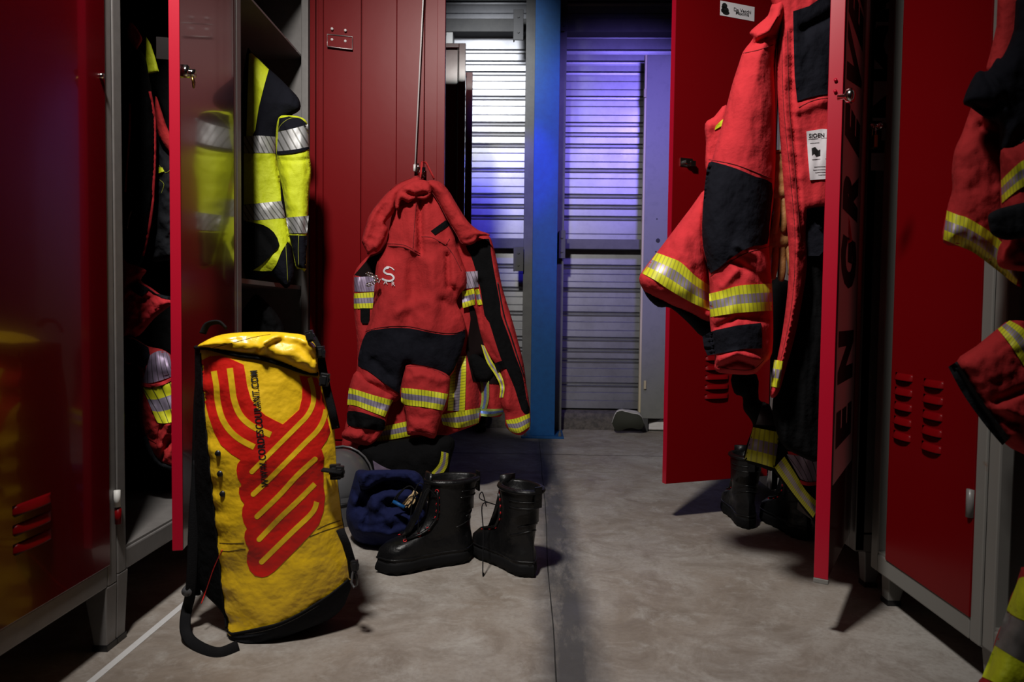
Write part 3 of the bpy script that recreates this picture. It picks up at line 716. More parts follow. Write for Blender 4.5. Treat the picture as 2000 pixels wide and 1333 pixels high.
# far right door with name tag, louvers and latch
zG = 0.155
gb = onplane(1301, 946, (0, 0, zG), Vector((0, 0, 1)))
g2 = pZ(1425, 936, zG); dirG = Vector((g2.x - gb.x, g2.y - gb.y, 0)); k = (XR - 0.004 - gb.x) / dirG.x
hG = Vector((gb.x + dirG.x * k, gb.y + dirG.y * k, 0)); wG = (hG - Vector((gb.x, gb.y, 0))).length
angG = 180 - math.degrees(math.atan2(hG.x - gb.x, hG.y - gb.y))
print('door G', wG, angG, hG)
R3, DG, drG = locker('steel_locker', 1, XR, hG.y - 0.03, hG.y + 0.6, 0.155, 'locker with open red door bearing a paper name tag and five vent slots', dict(hinge='near', ang=angG, w=wG, zb=zG, yh=hG.y), frame='grey_paint', leg_in=0.03)
nG = DG(0, 1, 0) - DG(0, 0, 0)
def gU(px, py, v=0.001):
    q = onplane(px, py, DG(0, v, 0), nG); return (q - DG(0, v, 0)).dot(DG(1, 0, 0) - DG(0, 0, 0)), q.z
ua, zt_ = gU(1425, 700); ub, _ = gU(1378, 700)
louvers(drG, DG, ua, ub, zt_, 5, 0.0365, 'red_paint')
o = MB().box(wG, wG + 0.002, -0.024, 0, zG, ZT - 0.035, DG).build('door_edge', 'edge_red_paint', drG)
u_, z_ = gU(1341, 318)
mb = MB().box(u_ - 0.024, u_ + 0.028, 0.0, 0.004, z_ - 0.014, z_ + 0.016, DG).box(u_ - 0.026, u_ - 0.006, 0.004, 0.022, z_ - 0.016, z_ + 0.004, DG).tube([DG(u_ + 0.006, 0.002, z_), DG(u_ + 0.006, 0.02, z_)], 0.009, 12)
mb.build('latch', 'chrome', drG, False)
a1 = gU(1407, 1); a2 = gU(1473, 42)
MB().box(a2[0], a1[0], 0.0004, 0.0014, a2[1], a1[1], DG).build('name_tag', 'paper', drG)
wt = a1[0] - a2[0]; ht = a1[1] - a2[1]
ct = DG(a2[0] + wt * 0.38, 0.0022, 0)
for (s_, zz) in (('De Vecchi', 0.56), ('Maxime', 0.36)):
    writing('lettering', s_, lambda x, y, zz=zz: DG(a2[0] + wt * 0.36 - x, 0.0022, a2[1] + ht * zz + y), 'ink', drG, size=0.019, bold=0.0002)
mb = MB()
for (dx, dz, ra, rb) in ((0.88, .70, .012, .010), (0.86, .42, .016, .012), (0.93, .35, .008, .008), (0.84, .25, .016, .009), (0.93, .58, .006, .006)):
    n = 10; mb.add([DG(a2[0] + wt * dx - ra * math.cos(6.283 * k / n), 0.0022, a2[1] + ht * dz + rb * math.sin(6.283 * k / n)) for k in range(n)], [tuple(range(n))])
mb.build('stamp', 'ink', drG)

# ================================================================== YELLOW ROPE BAG
T = thing('rope_bag', (-0.62, 1.70, 0), 'tall yellow vinyl rope bag with a red looped print standing on the floor', 'bag')
def lerp_tab(tab, x):
    if x <= tab[0][0]: return tab[0][1]
    for (a, va), (b, vb) in zip(tab, tab[1:]):
        if x <= b: return va + (vb - va) * (x - a) / (b - a)
    return tab[-1][1]
Ltab = [(680, 391), (800, 399), (900, 408), (1000, 418), (1100, 428), (1180, 435), (1240, 446)]
Rtab = [(680, 628), (760, 645), (850, 657), (950, 662), (1040, 672), (1120, 688), (1180, 690), (1220, 676), (1245, 655), (1265, 600)]
Btab = [(680, 389), (800, 384), (900, 380), (1000, 377), (1100, 372), (1165, 372), (1200, 395), (1240, 430)]
Yf = 1.60
front, side = MB(), MB(); rF = []; rS = []
NB = 56
for i in range(NB + 1):
    py = 682 + (1268 - 682) * i / NB
    Yz = 1.60
    for _k in range(4): z = max(0.004, 0.78 - (py - 611) * Yz / 1333); Yz = 1.585 - 0.065 * min(1, z / 0.45)
    Yf = Yz
    lp = pY(lerp_tab(Ltab, py), py, Yf); rp_ = pY(lerp_tab(Rtab, py) - 4, py, Yf + 0.06)
    bl = pY(lerp_tab(Btab, py), py - 15, Yf + 0.07)
    lp.z = rp_.z = bl.z = z
    br = Vector((rp_.x - 0.045, Yf + 0.18, z))
    if py > 1200:
        kq = (py - 1200) / 68; bl = bl.lerp(Vector((lp.x + .05, Yf + .12, z)), kq * 0.5); br = br.lerp(Vector((rp_.x - .05, Yf + .15, z)), kq * 0.5)
    ch = []
    for k in range(25):
        t_ = k / 24; p = lp.lerp(rp_, t_); bulge = 0.055 * math.sin(math.pi * t_) ** 0.7 if 0 < t_ < 1 else 0
        wr_ = 0.007 * fbm(t_ * 3.2 + 2, z * 7.5, 5.0) * min(1, 6 * t_ * (1 - t_) + .15) + 0.004 * math.exp(-((t_) / .12) ** 2) * math.sin(z * 95 + 3 * fbm(z * 5, 1))
        ch.append(p + Vector((0.12 * bulge, -bulge - wr_, 0)))
    rF.append(ch)
    sd = [rp_]
    for k in range(1, 7): sd.append(rp_.lerp(br, k / 7) + Vector((0.004 * math.sin(math.pi * k / 7), 0, 0)))
    for k in range(0, 9): sd.append(br.lerp(bl, k / 9) + Vector((0, 0.02 * math.sin(math.pi * k / 9), 0)))
    for k in range(0, 7): sd.append(bl.lerp(lp, k / 6) + Vector((-0.012 * math.sin(math.pi * k / 6), 0, 0)))
    rS.append(sd)
front.loft(rF, closed=False, cap0=False, cap1=False)
def base_y(px): return lerp_tab([(430, 1238), (491, 1231), (544, 1218), (583, 1199), (623, 1176), (649, 1157), (678, 1134), (700, 1110)], px)
def to_px(p):
    d = p - CAM; z_ = d.dot(_f); return 1000 + FPX * d.dot(_r2) / z_, 666.5 - FPX * d.dot(_u2) / z_
low = [f for f in front.f if (lambda q: q[1] > base_y(q[0]) + 6)(to_px(sum((front.v[i] for i in f), Vector()) / len(f)))]
body = link('body', front.v, [f for f in front.f if f not in set(low)], 'vinyl', T, True)
basem = link('base', front.v, low, 'charcoal_cloth', T, True)
side.loft(rS, closed=False, cap0=False, cap1=False)
n0 = len(side.v)
full0 = rF[0] + rS[0][1:-1]; full1 = rF[-1] + rS[-1][1:-1]
side.add(full0, [tuple(range(len(full0)))]); side.add(full1, [tuple(reversed(range(len(full1))))])
backp = side.build('back_panel', 'black_cloth', T, True)
hb = world_bvh([body, basem, backp])
# lid
C1 = lambda pts: fromcrop(pts, 0.2476, 370, 630)
C2 = lambda pts: fromcrop(pts, 0.2626, 360, 950)
lid_poly = C1([(60, 192), (120, 150), (200, 112), (320, 86), (520, 76), (680, 76), (800, 86), (900, 100), (960, 140), (1003, 200), (1012, 300), (1003, 400), (900, 385), (780, 345), (650, 305), (540, 278), (400, 258), (270, 232), (150, 205)])
Yf = 1.50
lid = puff('lid', lid_poly, (tuple(pY(391, 700, 1.500)), (-0.20, 1, 0)), 0.040, 'vinyl', T, R=26, back=2.4, wr=(0.005, 50, 30), step=5, smooth=2,
           folds=[([(505, 700), (515, 670), (545, 655)], 6, 0.006), ([(540, 668), (580, 672), (612, 700)], 10, -0.008), ([(440, 660), (500, 650)], 4, 0.004)])
lb = world_bvh([lid, body, backp])
thread('lid_piping', [C1([(50, 200), (150, 203), (270, 235), (400, 262), (540, 280), (650, 308), (780, 350), (900, 392), (1010, 408)])], lb, 0.0052, 'webbing', T, eps=0.001, step=4)
# print
red = C1([(95, 300), (160, 268), (250, 262), (340, 295), (428, 335), (440, 400), (455, 500), (485, 605), (530, 672), (600, 735), (670, 772), (737, 805), (800, 750), (865, 690), (888, 600), (890, 500), (868, 420), (930, 428), (1010, 440), (1035, 520), (1062, 630), (1085, 740), (1112, 860), (1085, 930), (1040, 995), (1062, 1060), (1055, 1150), (1058, 1250)])
red += C2([(1035, 0), (1047, 80), (1035, 190), (1000, 290), (930, 370), (840, 465), (740, 565), (670, 635), (620, 670), (575, 680), (525, 668), (485, 625), (464, 565), (468, 505), (482, 470), (458, 430), (446, 385), (450, 345), (466, 318), (440, 270), (428, 215), (432, 165), (447, 133), (420, 100), (405, 50), (408, 10)])
red += C1([(378, 1240), (398, 1300)][::-1][:0]) + C1([(404, 1300), (410, 1280), (380, 1230), (370, 1170), (378, 1120), (404, 1085), (330, 1040), (245, 965), (195, 870), (150, 740), (115, 600), (100, 440)])
patch('rope_print', red, hb, 'vinyl_red', T, eps=0.0010, step=5)
st = [(C1([(192, 385), (212, 500), (222, 620), (255, 750), (315, 850), (400, 925), (512, 985)]), 11.5, False, False),
      (C1([(318, 362), (335, 490), (352, 610), (400, 730), (490, 815), (642, 888)]), 12, False, False),
      (C1([(948, 436), (976, 540), (975, 640), (930, 735), (850, 820), (680, 990), (492, 1180)]), 9.5, True, False),
      (C1([(1078, 690), (1055, 775), (1005, 860), (900, 965)]) + C2([(640, -60), (512, 62)]), 9.8, True, False),
      (C1([(992, 1080), (850, 1210)]) + C2([(700, 75), (540, 228)]), 10, True, True),
      (C1([(990, 1275)]) + C2([(850, 105), (700, 248), (556, 398)]), 10, True, False),
      (C2([(985, 118), (950, 200), (800, 345), (574, 566)]), 10, True, False)]
for pl, wd, c0, c1_ in st:
    a = stripe_poly(pl, wd, 5, cap0=c1_, cap1=c0); patch('rope_stripe', a, hb, 'vinyl_yellow_print', T, eps=0.0015, step=5)
# lettering climbing the bag
tl = ((519, 951), (496, 724)); tlen = math.hypot(tl[1][0] - tl[0][0], tl[1][1] - tl[0][1])
vs, fs = text_geo('WWW.CORDESCOURANT.COM', 1.0, 0.022, 'LEFT', 1.12); tw = max(v.x for v in vs)
def onbag(x, y):
    ax = ((tl[1][0] - tl[0][0]) / tlen, (tl[1][1] - tl[0][1]) / tlen)
    u = x / tw * tlen; v = y * 15.5
    return (tl[0][0] + ax[0] * u + (-ax[1]) * -v * 1.0, tl[0][1] + ax[1] * u + ax[0] * v * 1.0)
# letter tops point to the left of the climbing line
def onbag(x, y):
    ax = ((tl[1][0] - tl[0][0]) / tlen, (tl[1][1] - tl[0][1]) / tlen); u = x / tw * tlen; v = y * 20.0
    return (tl[0][0] + ax[0] * u + ax[1] * v, tl[0][1] + ax[1] * u - ax[0] * v)
link('lettering', drape([onbag(v.x, v.y) for v in vs], hb, 0.0021), fs, 'ink', T, False)
# black reinforced base and its stitching
base = C2([(318, 1065), (330, 1092), (400, 1085), (500, 1068), (600, 1045), (700, 1020), (780, 985), (850, 950), (930, 905), (1000, 860), (1100, 792), (1180, 730), (1222, 690), (1226, 740), (1180, 800), (1100, 860), (1000, 925), (850, 1010), (700, 1075), (600, 1100), (500, 1120), (400, 1130), (345, 1115)])
patch('base_panel', base, hb, 'charcoal_cloth', T, eps=0.0045, step=5, smooth=2)
bb2 = world_bvh([body, basem, backp, bpy.data.objects['base_panel']])
thread('base_piping', [C2([(318, 1068), (345, 1098), (400, 1092), (500, 1072), (700, 1024), (850, 954), (1000, 864), (1100, 796), (1222, 696)])], bb2, 0.0028, 'webbing', T)
thread('stitching', [C2([(450, 1102), (560, 1085), (700, 1046), (850, 976), (1000, 888)])], bb2, 0.0006, 'worn_grey_paint', T, eps=0.0005)
thread('seam', [C2([(262, 425), (340, 428), (445, 424)]), C2([(268, 482), (340, 484), (455, 468)]), C2([(930, 378), (1050, 330), (1180, 290)]), C2([(990, 322), (1080, 280), (1160, 258)]), C1([(170, 205), (330, 165), (500, 120), (640, 95)])], lb, 0.0007, 'webbing', T, eps=0.0002)
thread('side_piping', [[(392, 690), (399, 800), (408, 900), (418, 1000), (428, 1100), (436, 1180), (442, 1228)]], hb, 0.0022, 'webbing', T)
bk = pY(395, 900, Yf + 0.08)
for (x, y) in ((426, 886), (430, 926), (435, 965)):
    p = drape([(x, y)], hb, 0.001)[0]; MB().tube([p + Vector((0, 0.002, 0)), p + Vector((0, -0.003, 0))], [0.0075, 0.0065], 16).build('eyelet', 'plastic_black', T, True)
# side straps with buckles on the right edge
def strap3(name, pts, wdt, thick, material, par, up=(0, 1, 0)):
    return MB().tube(pts, wdt, 8, thick / wdt, up=up).build(name, material, par, True)
rs = [pY(x, y, 1.555) for (x, y) in ((601, 652), (612, 664), (625, 690), (630, 720), (638, 760), (648, 800), (656, 838))]
strap3('compression_strap', rs, 0.010, 0.003, 'webbing', T)
def buckle(px, py, Y_, s_, tilt_=0.0, par=T, nm='buckle', material='plastic_black'):
    c = pY(px, py, Y_); mb = MB()
    ca, sa = math.cos(tilt_), math.sin(tilt_)
    f3 = lambda x, y, z: c + Vector((x * ca - z * sa, y, x * sa + z * ca))
    mb.box(-s_ * .5, s_ * .5, -0.006, 0.006, -s_ * .75, s_ * .75, f3).box(-s_ * .62, s_ * .62, -0.003, 0.003, -s_ * .25, s_ * .25, f3).box(-s_ * .3, s_ * .3, -0.009, -0.006, -s_ * .55, s_ * .45, f3)
    return bevel(mb.build(nm, material, par), 0.0015)
buckle(606, 657, 1.515, 0.017, 0.3); buckle(626, 688, 1.54, 0.018, 0.1); buckle(634, 742, 1.545, 0.02, -0.15)
buckle(655, 922, 1.56, 0.024, 0.05); buckle(664, 922, 1.55, 0.018, 0.0)
strap3('compression_strap', [pY(x, y, 1.54) for (x, y) in ((630, 918), (645, 920), (668, 924))], 0.014, 0.004, 'webbing', T, up=(0, 0, 1))
strap3('compression_strap', [pY(x, y, Y_) for (x, y, Y_) in ((664, 1035, 1.55), (676, 1062, 1.56), (686, 1095, 1.57), (690, 1130, 1.59))], 0.010, 0.004, 'webbing', T)
buckle(693, 1105, 1.56, 0.016, 0.1)
MB().tube([pY(x, y, 1.58) for (x, y) in ((690, 1115), (697, 1125), (697, 1143), (691, 1148), (686, 1138))], 0.003, 8, closed=True).build('strap_ring', 'helmet_grey', T, True)
# shoulder strap falling to the floor on the left
sp_ = [pY(388, 900, 1.585), pY(380, 1000, 1.585), pY(376, 1100, 1.59), pY(372, 1160, 1.60), pY(364, 1195, 1.62), pZ(362, 1228, 0.03), pZ(372, 1252, 0.012), pZ(400, 1270, 0.008), pZ(430, 1276, 0.008), pZ(465, 1262, 0.010)]
def sm3(pts, sub=6):
    out = []; n = len(pts)
    for i in range(n - 1):
        p0, p1, p2, p3 = pts[max(i - 1, 0)], pts[i], pts[i + 1], pts[min(i + 2, n - 1)]
        for k in range(sub):
            t = k / sub; out.append(0.5 * ((2 * p1) + (p2 - p0) * t + (2 * p0 - 5 * p1 + 4 * p2 - p3) * t * t + (3 * p1 - p0 - 3 * p2 + p3) * t ** 3))
    out.append(pts[-1]); return out
MB().tube(sm3(sp_), 0.0125, 8, 0.22, up=(0.3, -0.8, 0.4)).build('shoulder_strap', 'webbing', T, True)
MB().tube(sm3([pY(396, 720, 1.585), pY(390, 800, 1.59), pY(386, 950, 1.59), pY(380, 1100, 1.60), pY(380, 1160, 1.62)]), 0.016, 10, 0.45).build('padded_strap', 'black_cloth', T, True)
thread('piping', [[(434, 1075), (418, 1110), (404, 1150), (393, 1180)]], hb, 0.0012, 'vinyl_red', T, eps=0.001)
c = pY(366, 1155, 1.60); MB().tube([c + Vector((0, -0.006, 0)), c + Vector((0, 0.006, 0))], [0.012, 0.014], 14).build('strap_adjuster', 'helmet_grey', T, True)
MB().tube(sm3([pY(396, 652, 1.60), pY(406, 634, 1.60), pY(428, 630, 1.60), pY(442, 642, 1.60)]), 0.009, 8, 0.4).build('grab_loop', 'webbing', T, True)

# ================================================================== RED JACKET HUNG IN THE MIDDLE
G = lambda pts: fromcrop(pts, 0.45, 640, 300)
YB = D2(0, -0.024, 0).y
JY = YB - 0.09
T = thing('firefighter_jacket', (-0.42, JY, 0.25), 'red firefighter jacket hanging by its collar loop from the wide red door', 'jacket')
body = puff('back_body', G([(230, 420), (170, 450), (112, 530), (114, 680), (128, 820), (125, 950), (95, 1100), (68, 1225), (72, 1285), (200, 1275), (350, 1250), (480, 1235), (600, 1195), (655, 1170), (668, 1140), (715, 1145), (762, 1128), (770, 1000), (750, 800), (720, 600), (700, 450), (640, 360), (500, 250), (400, 240), (300, 320)]),
            JY + 0.02, 0.035, 'red_cloth', T, R=40, back=0.6, wr=(0.014, 40, 160), step=8,
            folds=[(G([(540, 900), (560, 1200)]), 8, -0.02), (G([(665, 900), (670, 1150)]), 8, -0.035), (G([(610, 950), (600, 1180)]), 16, 0.02), (G([(715, 1000), (720, 1140)]), 12, 0.015), (G([(120, 560), (150, 800)]), 12, 0.01)])
bb = world_bvh(body)
patch('lining', G([(560, 395), (700, 430), (725, 560), (700, 640), (730, 800), (765, 1000), (700, 1000), (630, 990), (600, 860), (620, 720), (600, 560)]), bb, 'lining', T, eps=0.004, step=8)
patch('collar_dark_patch', G([(115, 528), (180, 452), (235, 430), (300, 330), (330, 240), (300, 480), (210, 545)]), bb, 'lining', T, eps=0.004, step=8)  # dark patch on the body beside the collar
band('silver_band', G([(115, 537), (160, 535), (215, 532)]), G([(116, 600), (160, 600), (215, 598)]), bb, 'tape_lilac', T, eps=0.006)
band('reflective_band', G([(114, 608), (200, 602)]), G([(114, 674), (198, 672)]), bb, 'tape', T, eps=0.006)
patch('hook_patch', G([(142, 672), (182, 672), (180, 738), (150, 738), (142, 722)]), bb, 'black_cloth', T, eps=0.009)
band('hem_band', G([(215, 1190), (290, 1175), (380, 1155)]), G([(212, 1250), (290, 1240), (380, 1222)]), bb, 'tape', T, eps=0.005)
band('hem_band', G([(490, 1135), (560, 1122), (662, 1104)]), G([(500, 1178), (570, 1192), (655, 1170)]), bb, 'tape', T, eps=0.005)
band('hem_band', G([(662, 1106), (710, 1110), (762, 1108)]), G([(664, 1140), (710, 1143), (762, 1130)]), bb, 'tape_blue', T, eps=0.005)
band('brace_band', G([(545, 880), (530, 1000), (520, 1118)])[::-1], G([(600, 880), (600, 960), (595, 1118)])[::-1], bb, 'tape', T, eps=0.007)
band('brace_band', G([(662, 985), (668, 1060), (660, 1110)])[::-1], G([(700, 985), (700, 1060), (690, 1108)])[::-1], bb, 'tape_blue', T, eps=0.007)
# open right front with the black zip facing
fr = puff('front_panel', G([(560, 380), (600, 350), (660, 352), (700, 358), (718, 400), (735, 470), (755, 570), (775, 640), (800, 720), (825, 810), (850, 910), (862, 1000), (876, 1090), (880, 1180), (855, 1215), (830, 1224), (795, 1210), (772, 1180), (768, 1130), (752, 1080), (765, 1010), (740, 930), (690, 860), (660, 770), (640, 680), (600, 600), (575, 520)]),
         JY - 0.035, 0.028, 'red_cloth', T, R=14, back=0.8, wr=(0.010, 25, 110), step=6,
         folds=[(G([(655, 560), (668, 800), (760, 960)]), 6, -0.018), (G([(880, 1050), (850, 940), (790, 760), (730, 500)]), 5, 0.006), (G([(770, 960), (780, 1100)]), 9, 0.014)])
fb = world_bvh(fr)
patch('zip_facing', G([(600, 400), (655, 380), (700, 370), (708, 430), (725, 530), (748, 650), (752, 700), (785, 790), (815, 880), (845, 960), (862, 1060), (877, 1110), (866, 1134), (840, 1110), (812, 1020), (778, 940), (752, 890), (722, 800), (700, 730), (680, 700), (665, 600), (640, 500), (620, 440)]), fb, 'black_cloth', T, eps=0.004, step=6, smooth=2)
thread('zip', [G([(738, 560), (765, 700), (795, 790), (830, 900), (850, 960)])], fb, 0.003, 'plastic_black', T, eps=0.006)
band('silver_band', G([(568, 515), (610, 513), (650, 510)]), G([(582, 590), (610, 586), (655, 580)]), fb, 'tape_silver', T, eps=0.005)
band('reflective_band', G([(582, 600), (636, 586)]), G([(586, 672), (640, 656)]), fb, 'tape', T, eps=0.005)
band('reflective_band', G([(638, 592), (656, 588)]), G([(650, 658), (672, 656)]), fb, 'tape', T, eps=0.006)
band('brace_band', G([(666, 830), (690, 905), (725, 960), (748, 1010), (745, 1060)]), G([(680, 835), (715, 905), (750, 955), (768, 1010), (762, 1060)]), fb, 'tape', T, eps=0.007)
band('hem_band', G([(772, 1158), (820, 1150), (878, 1128)]), G([(790, 1205), (830, 1214), (878, 1185)]), fb, 'tape', T, eps=0.005)
patch('pull_strap', G([(722, 912), (760, 898), (775, 930), (735, 945)]), fb, 'black_cloth', T, eps=0.010)
po = puff('inner_pocket', G([(612, 890), (640, 870), (690, 905), (720, 950), (700, 990), (650, 985), (625, 940)]), JY - 0.03, 0.02, 'black_cloth', T, R=14, step=6)
# middle piece: shoulder yoke running into the two sleeves laid over one another
mid = puff('sleeve', G([(300, 190), (350, 140), (420, 130), (470, 150), (515, 260), (548, 350), (560, 400), (585, 470), (605, 520), (600, 580), (575, 610), (560, 650), (585, 700), (600, 760), (590, 830), (565, 900), (530, 970), (440, 980), (330, 990), (320, 1050), (285, 1080), (200, 1050), (120, 1000), (128, 930), (140, 850), (165, 770), (190, 700), (200, 620), (205, 540), (215, 470), (245, 420), (262, 350), (280, 260)]),
          JY - 0.06, 0.060, 'red_cloth', T, R=60, back=0.3, wr=(0.016, 45, 110), step=7,
          folds=[(G([(402, 200), (400, 300), (405, 430)]), 5, -0.030), (G([(380, 330), (370, 420)]), 5, 0.006), (G([(370, 480), (380, 620), (330, 770)]), 15, -0.010),
                 (G([(520, 440), (525, 580)]), 5, -0.022), (G([(445, 480), (470, 600), (430, 760)]), 16, 0.013), (G([(260, 395), (330, 405), (400, 435)]), 4, 0.007), (G([(410, 370), (480, 380), (560, 395)]), 4, 0.007),
                 (G([(345, 920), (340, 1000)]), 8, -0.03), (G([(270, 480), (255, 640), (215, 760)]), 14, 0.010), (G([(500, 640), (560, 690)]), 8, -0.012), (G([(545, 590), (560, 650)]), 7, -0.02), (G([(200, 900), (260, 960)]), 8, -0.012), (G([(180, 980), (300, 1010)]), 9, 0.010), (G([(300, 690), (420, 640)]), 10, 0.008)])
mbv = world_bvh(mid)
patch('elbow_patch', G([(168, 778), (215, 765), (280, 757), (360, 760), (430, 775), (500, 787), (560, 785), (598, 768), (590, 830), (565, 900), (528, 966), (470, 935), (400, 918), (348, 918), (335, 960), (325, 1040), (290, 1030), (230, 985), (170, 940), (132, 920), (140, 850)]), mbv, 'navy_cloth', T, eps=0.006, step=6, smooth=2)
mb2 = world_bvh([mid, bpy.data.objects['elbow_patch']])
thread('stitching', [G([(165, 772), (215, 758), (280, 750), (360, 752), (430, 767), (500, 779), (560, 778), (598, 762)]), G([(258, 392), (320, 395), (360, 410), (402, 436)]), G([(262, 402), (320, 405), (360, 420), (402, 445)]), G([(385, 210), (378, 300), (370, 412)]),
     G([(408, 362), (450, 364), (490, 385), (515, 400)]), G([(300, 235), (340, 218), (392, 210)]), G([(515, 400), (545, 440), (580, 510)]), G([(515, 395), (530, 370)])], mb2, 0.0013, 'seam_thread', T, eps=0.0015)
patch('name_strip', G([(448, 336), (512, 290), (532, 306), (528, 312), (466, 354)]), mbv, 'black_cloth', T, eps=0.004)
# badge: curled serpent over three letters
sn = G([(262, 497), (250, 500), (244, 512), (256, 522), (276, 526), (287, 540), (276, 552), (255, 552), (238, 545)])
patch('serpent_badge', stripe_poly(sn, 3.6, 4), mbv, 'paper', T, eps=0.004, step=2)
patch('serpent_head', stripe_poly(G([(246, 500), (258, 492), (276, 496), (288, 506)]), 1.8, 4), mbv, 'paper', T, eps=0.004, step=2)
for ch, (cx, cy) in (('V', (222, 555)), ('A', (251, 560)), ('R', (284, 567))):
    v_, f_ = text_geo(ch, 1.0, 0.0); p_ = G([(cx, cy)])[0]
    link('lettering', drape([(p_[0] + v.x * 12, p_[1] - v.y * 12 + v.x * 1) for v in v_], mbv, 0.007), f_, 'paper', T, False)
# cuffs
cl = puff('cuff', G([(125, 945), (180, 985), (240, 1020), (285, 1050), (280, 1080), (262, 1130), (248, 1190), (215, 1240), (175, 1268), (120, 1258), (66, 1236), (64, 1210), (90, 1182), (88, 1140), (88, 1080), (95, 1010)]),
         JY - 0.085, 0.045, 'red_cloth', T, R=30, back=0.5, wr=(0.014, 25, 45), step=6,
         folds=[(G([(100, 1190), (160, 1205)]), 7, -0.010), (G([(130, 1230), (160, 1190)]), 6, 0.010), (G([(185, 1260), (200, 1200)]), 7, -0.012), (G([(110, 1120), (115, 1160)]), 6, -0.01)])
b_ = world_bvh(cl)
band('reflective_band', G([(92, 1018), (130, 1028), (200, 1050), (284, 1072)]), G([(84, 1092), (120, 1095), (190, 1122), (248, 1144)]), b_, 'tape', T, eps=0.004)
patch('cuff_strap', G([(90, 1118), (150, 1125), (200, 1142), (246, 1158), (250, 1180), (240, 1204), (180, 1198), (110, 1186), (86, 1176), (84, 1145)]), b_, 'black_cloth', T, eps=0.006, step=5, smooth=2)
cm = puff('cuff', G([(345, 918), (400, 918), (470, 935), (528, 968), (530, 1010), (525, 1060), (515, 1105), (498, 1130), (480, 1190), (462, 1238), (400, 1222), (350, 1224), (342, 1190), (340, 1140), (330, 1090), (314, 1045), (322, 990), (335, 940)]),
         JY - 0.095, 0.055, 'red_cloth', T, R=34, back=0.5, wr=(0.013, 30, 45), step=6,
         folds=[(G([(350, 1210), (400, 1195), (460, 1215)]), 5, 0.006), (G([(340, 980), (400, 960), (480, 975)]), 8, 0.006), (G([(360, 1140), (420, 1150)]), 8, -0.006), (G([(345, 1185), (400, 1210)]), 4, -0.006)])
b_ = world_bvh(cm)
band('reflective_band', G([(320, 1018), (370, 1022), (450, 1032), (524, 1045)]), G([(318, 1078), (340, 1092), (420, 1102), (500, 1116)]), b_, 'tape', T, eps=0.004)
thread('stitching', [G([(345, 925), (400, 925), (470, 942), (526, 973)]), G([(345, 1205), (400, 1208), (462, 1222)])], b_, 0.0013, 'seam_thread', T, eps=0.0015)
# collar flaps
ca = puff('collar_flap', G([(395, 96), (350, 112), (300, 135), (250, 180), (200, 240), (175, 280), (165, 320), (148, 375), (152, 392), (168, 425), (175, 440), (200, 425), (215, 428), (240, 390), (262, 330), (250, 300), (285, 260), (300, 215), (320, 180), (380, 150), (412, 130)]),
         JY - 0.095, 0.04, 'red_cloth', T, R=22, back=0.6, wr=(0.008, 30, 30), step=5,
         folds=[(G([(390, 105), (300, 145), (190, 270), (155, 385)]), 4, 0.006), (G([(235, 250), (190, 370)]), 9, -0.012), (G([(280, 230), (235, 300)]), 7, 0.010)])
cb = puff('hood_flap', G([(430, 120), (480, 120), (520, 155), (560, 220), (605, 290), (650, 330), (690, 345), (704, 356), (660, 360), (640, 388), (605, 398), (575, 385), (560, 350), (520, 285), (480, 210), (440, 150)]),
         JY - 0.11, 0.035, 'red_cloth', T, R=18, back=0.6, wr=(0.007, 25, 35), step=5,
         folds=[(G([(450, 130), (520, 180), (600, 300), (680, 350)]), 6, 0.007), (G([(565, 380), (610, 380), (640, 360)]), 5, -0.007)])
cc = puff('collar', G([(300, 175), (330, 140), (390, 115), (440, 125), (450, 175), (420, 200), (380, 195), (350, 215), (320, 200), (305, 250), (292, 225)]),
         JY - 0.13, 0.03, 'red_cloth', T, R=16, back=0.8, wr=(0.012, 25, 20), step=5, folds=[(G([(320, 165), (380, 185), (430, 180)]), 5, -0.016)])
cbb = world_bvh([ca, cb])
thread('piping', [G([(400, 98), (300, 133), (200, 240), (163, 325), (150, 385)]), G([(442, 152), (480, 210), (520, 285), (560, 352), (580, 388), (610, 396)])], cbb, 0.0014, 'seam_thread', T, eps=0.001)
# loop of the collar and key bunch
lp_ = [pY(820, 352, JY - 0.09), pY(822, 336, JY - 0.085), pY(824, 316, JY - 0.07), pY(832, 318, JY - 0.07), pY(842, 338, JY - 0.085), pY(848, 350, JY - 0.09)]
MB().tube(lp_, 0.0055, 8, 0.4).build('hanging_loop', 'red_cloth', T, True)
mb = MB()
for k in range(12):
    a = pY(727 + 9 * math.cos(k * 1.7) , 546 + 11 * math.sin(k * 2.3), JY - 0.155 - 0.004 * (k % 3)); mb.tube([a + Vector((0.007 * math.cos(q), -0.002 * math.sin(q * 2), 0.007 * math.sin(q))) for q in [j * 0.785 for j in range(8)]], 0.0018, 5, closed=True)
mb.build('zip_chain', 'chrome', T, True)

# dark trousers standing in the shade under that jacket
T = thing('turnout_trousers', (-0.45, YB - 0.12, 0.0), 'dark turnout trousers slumped on the floor right under the hanging jacket', 'trousers')
tr = puff('leg', [(700, 872), (760, 862), (860, 850), (888, 862), (880, 900), (868, 950), (830, 965), (740, 950), (700, 930)], YB - 0.12, 0.07, 'black_cloth', T, R=40, back=0.3, wr=(0.02, 40, 60), step=8)
b_ = world_bvh(tr)
band('reflective_band', [(728, 900), (755, 915), (790, 925)], [(732, 920), (755, 930), (788, 938)], b_, 'tape_lilac', T, eps=0.004)
band('reflective_band', [(862, 882), (858, 905), (842, 925)], [(876, 886), (874, 910), (862, 930)], b_, 'tape', T, eps=0.004)

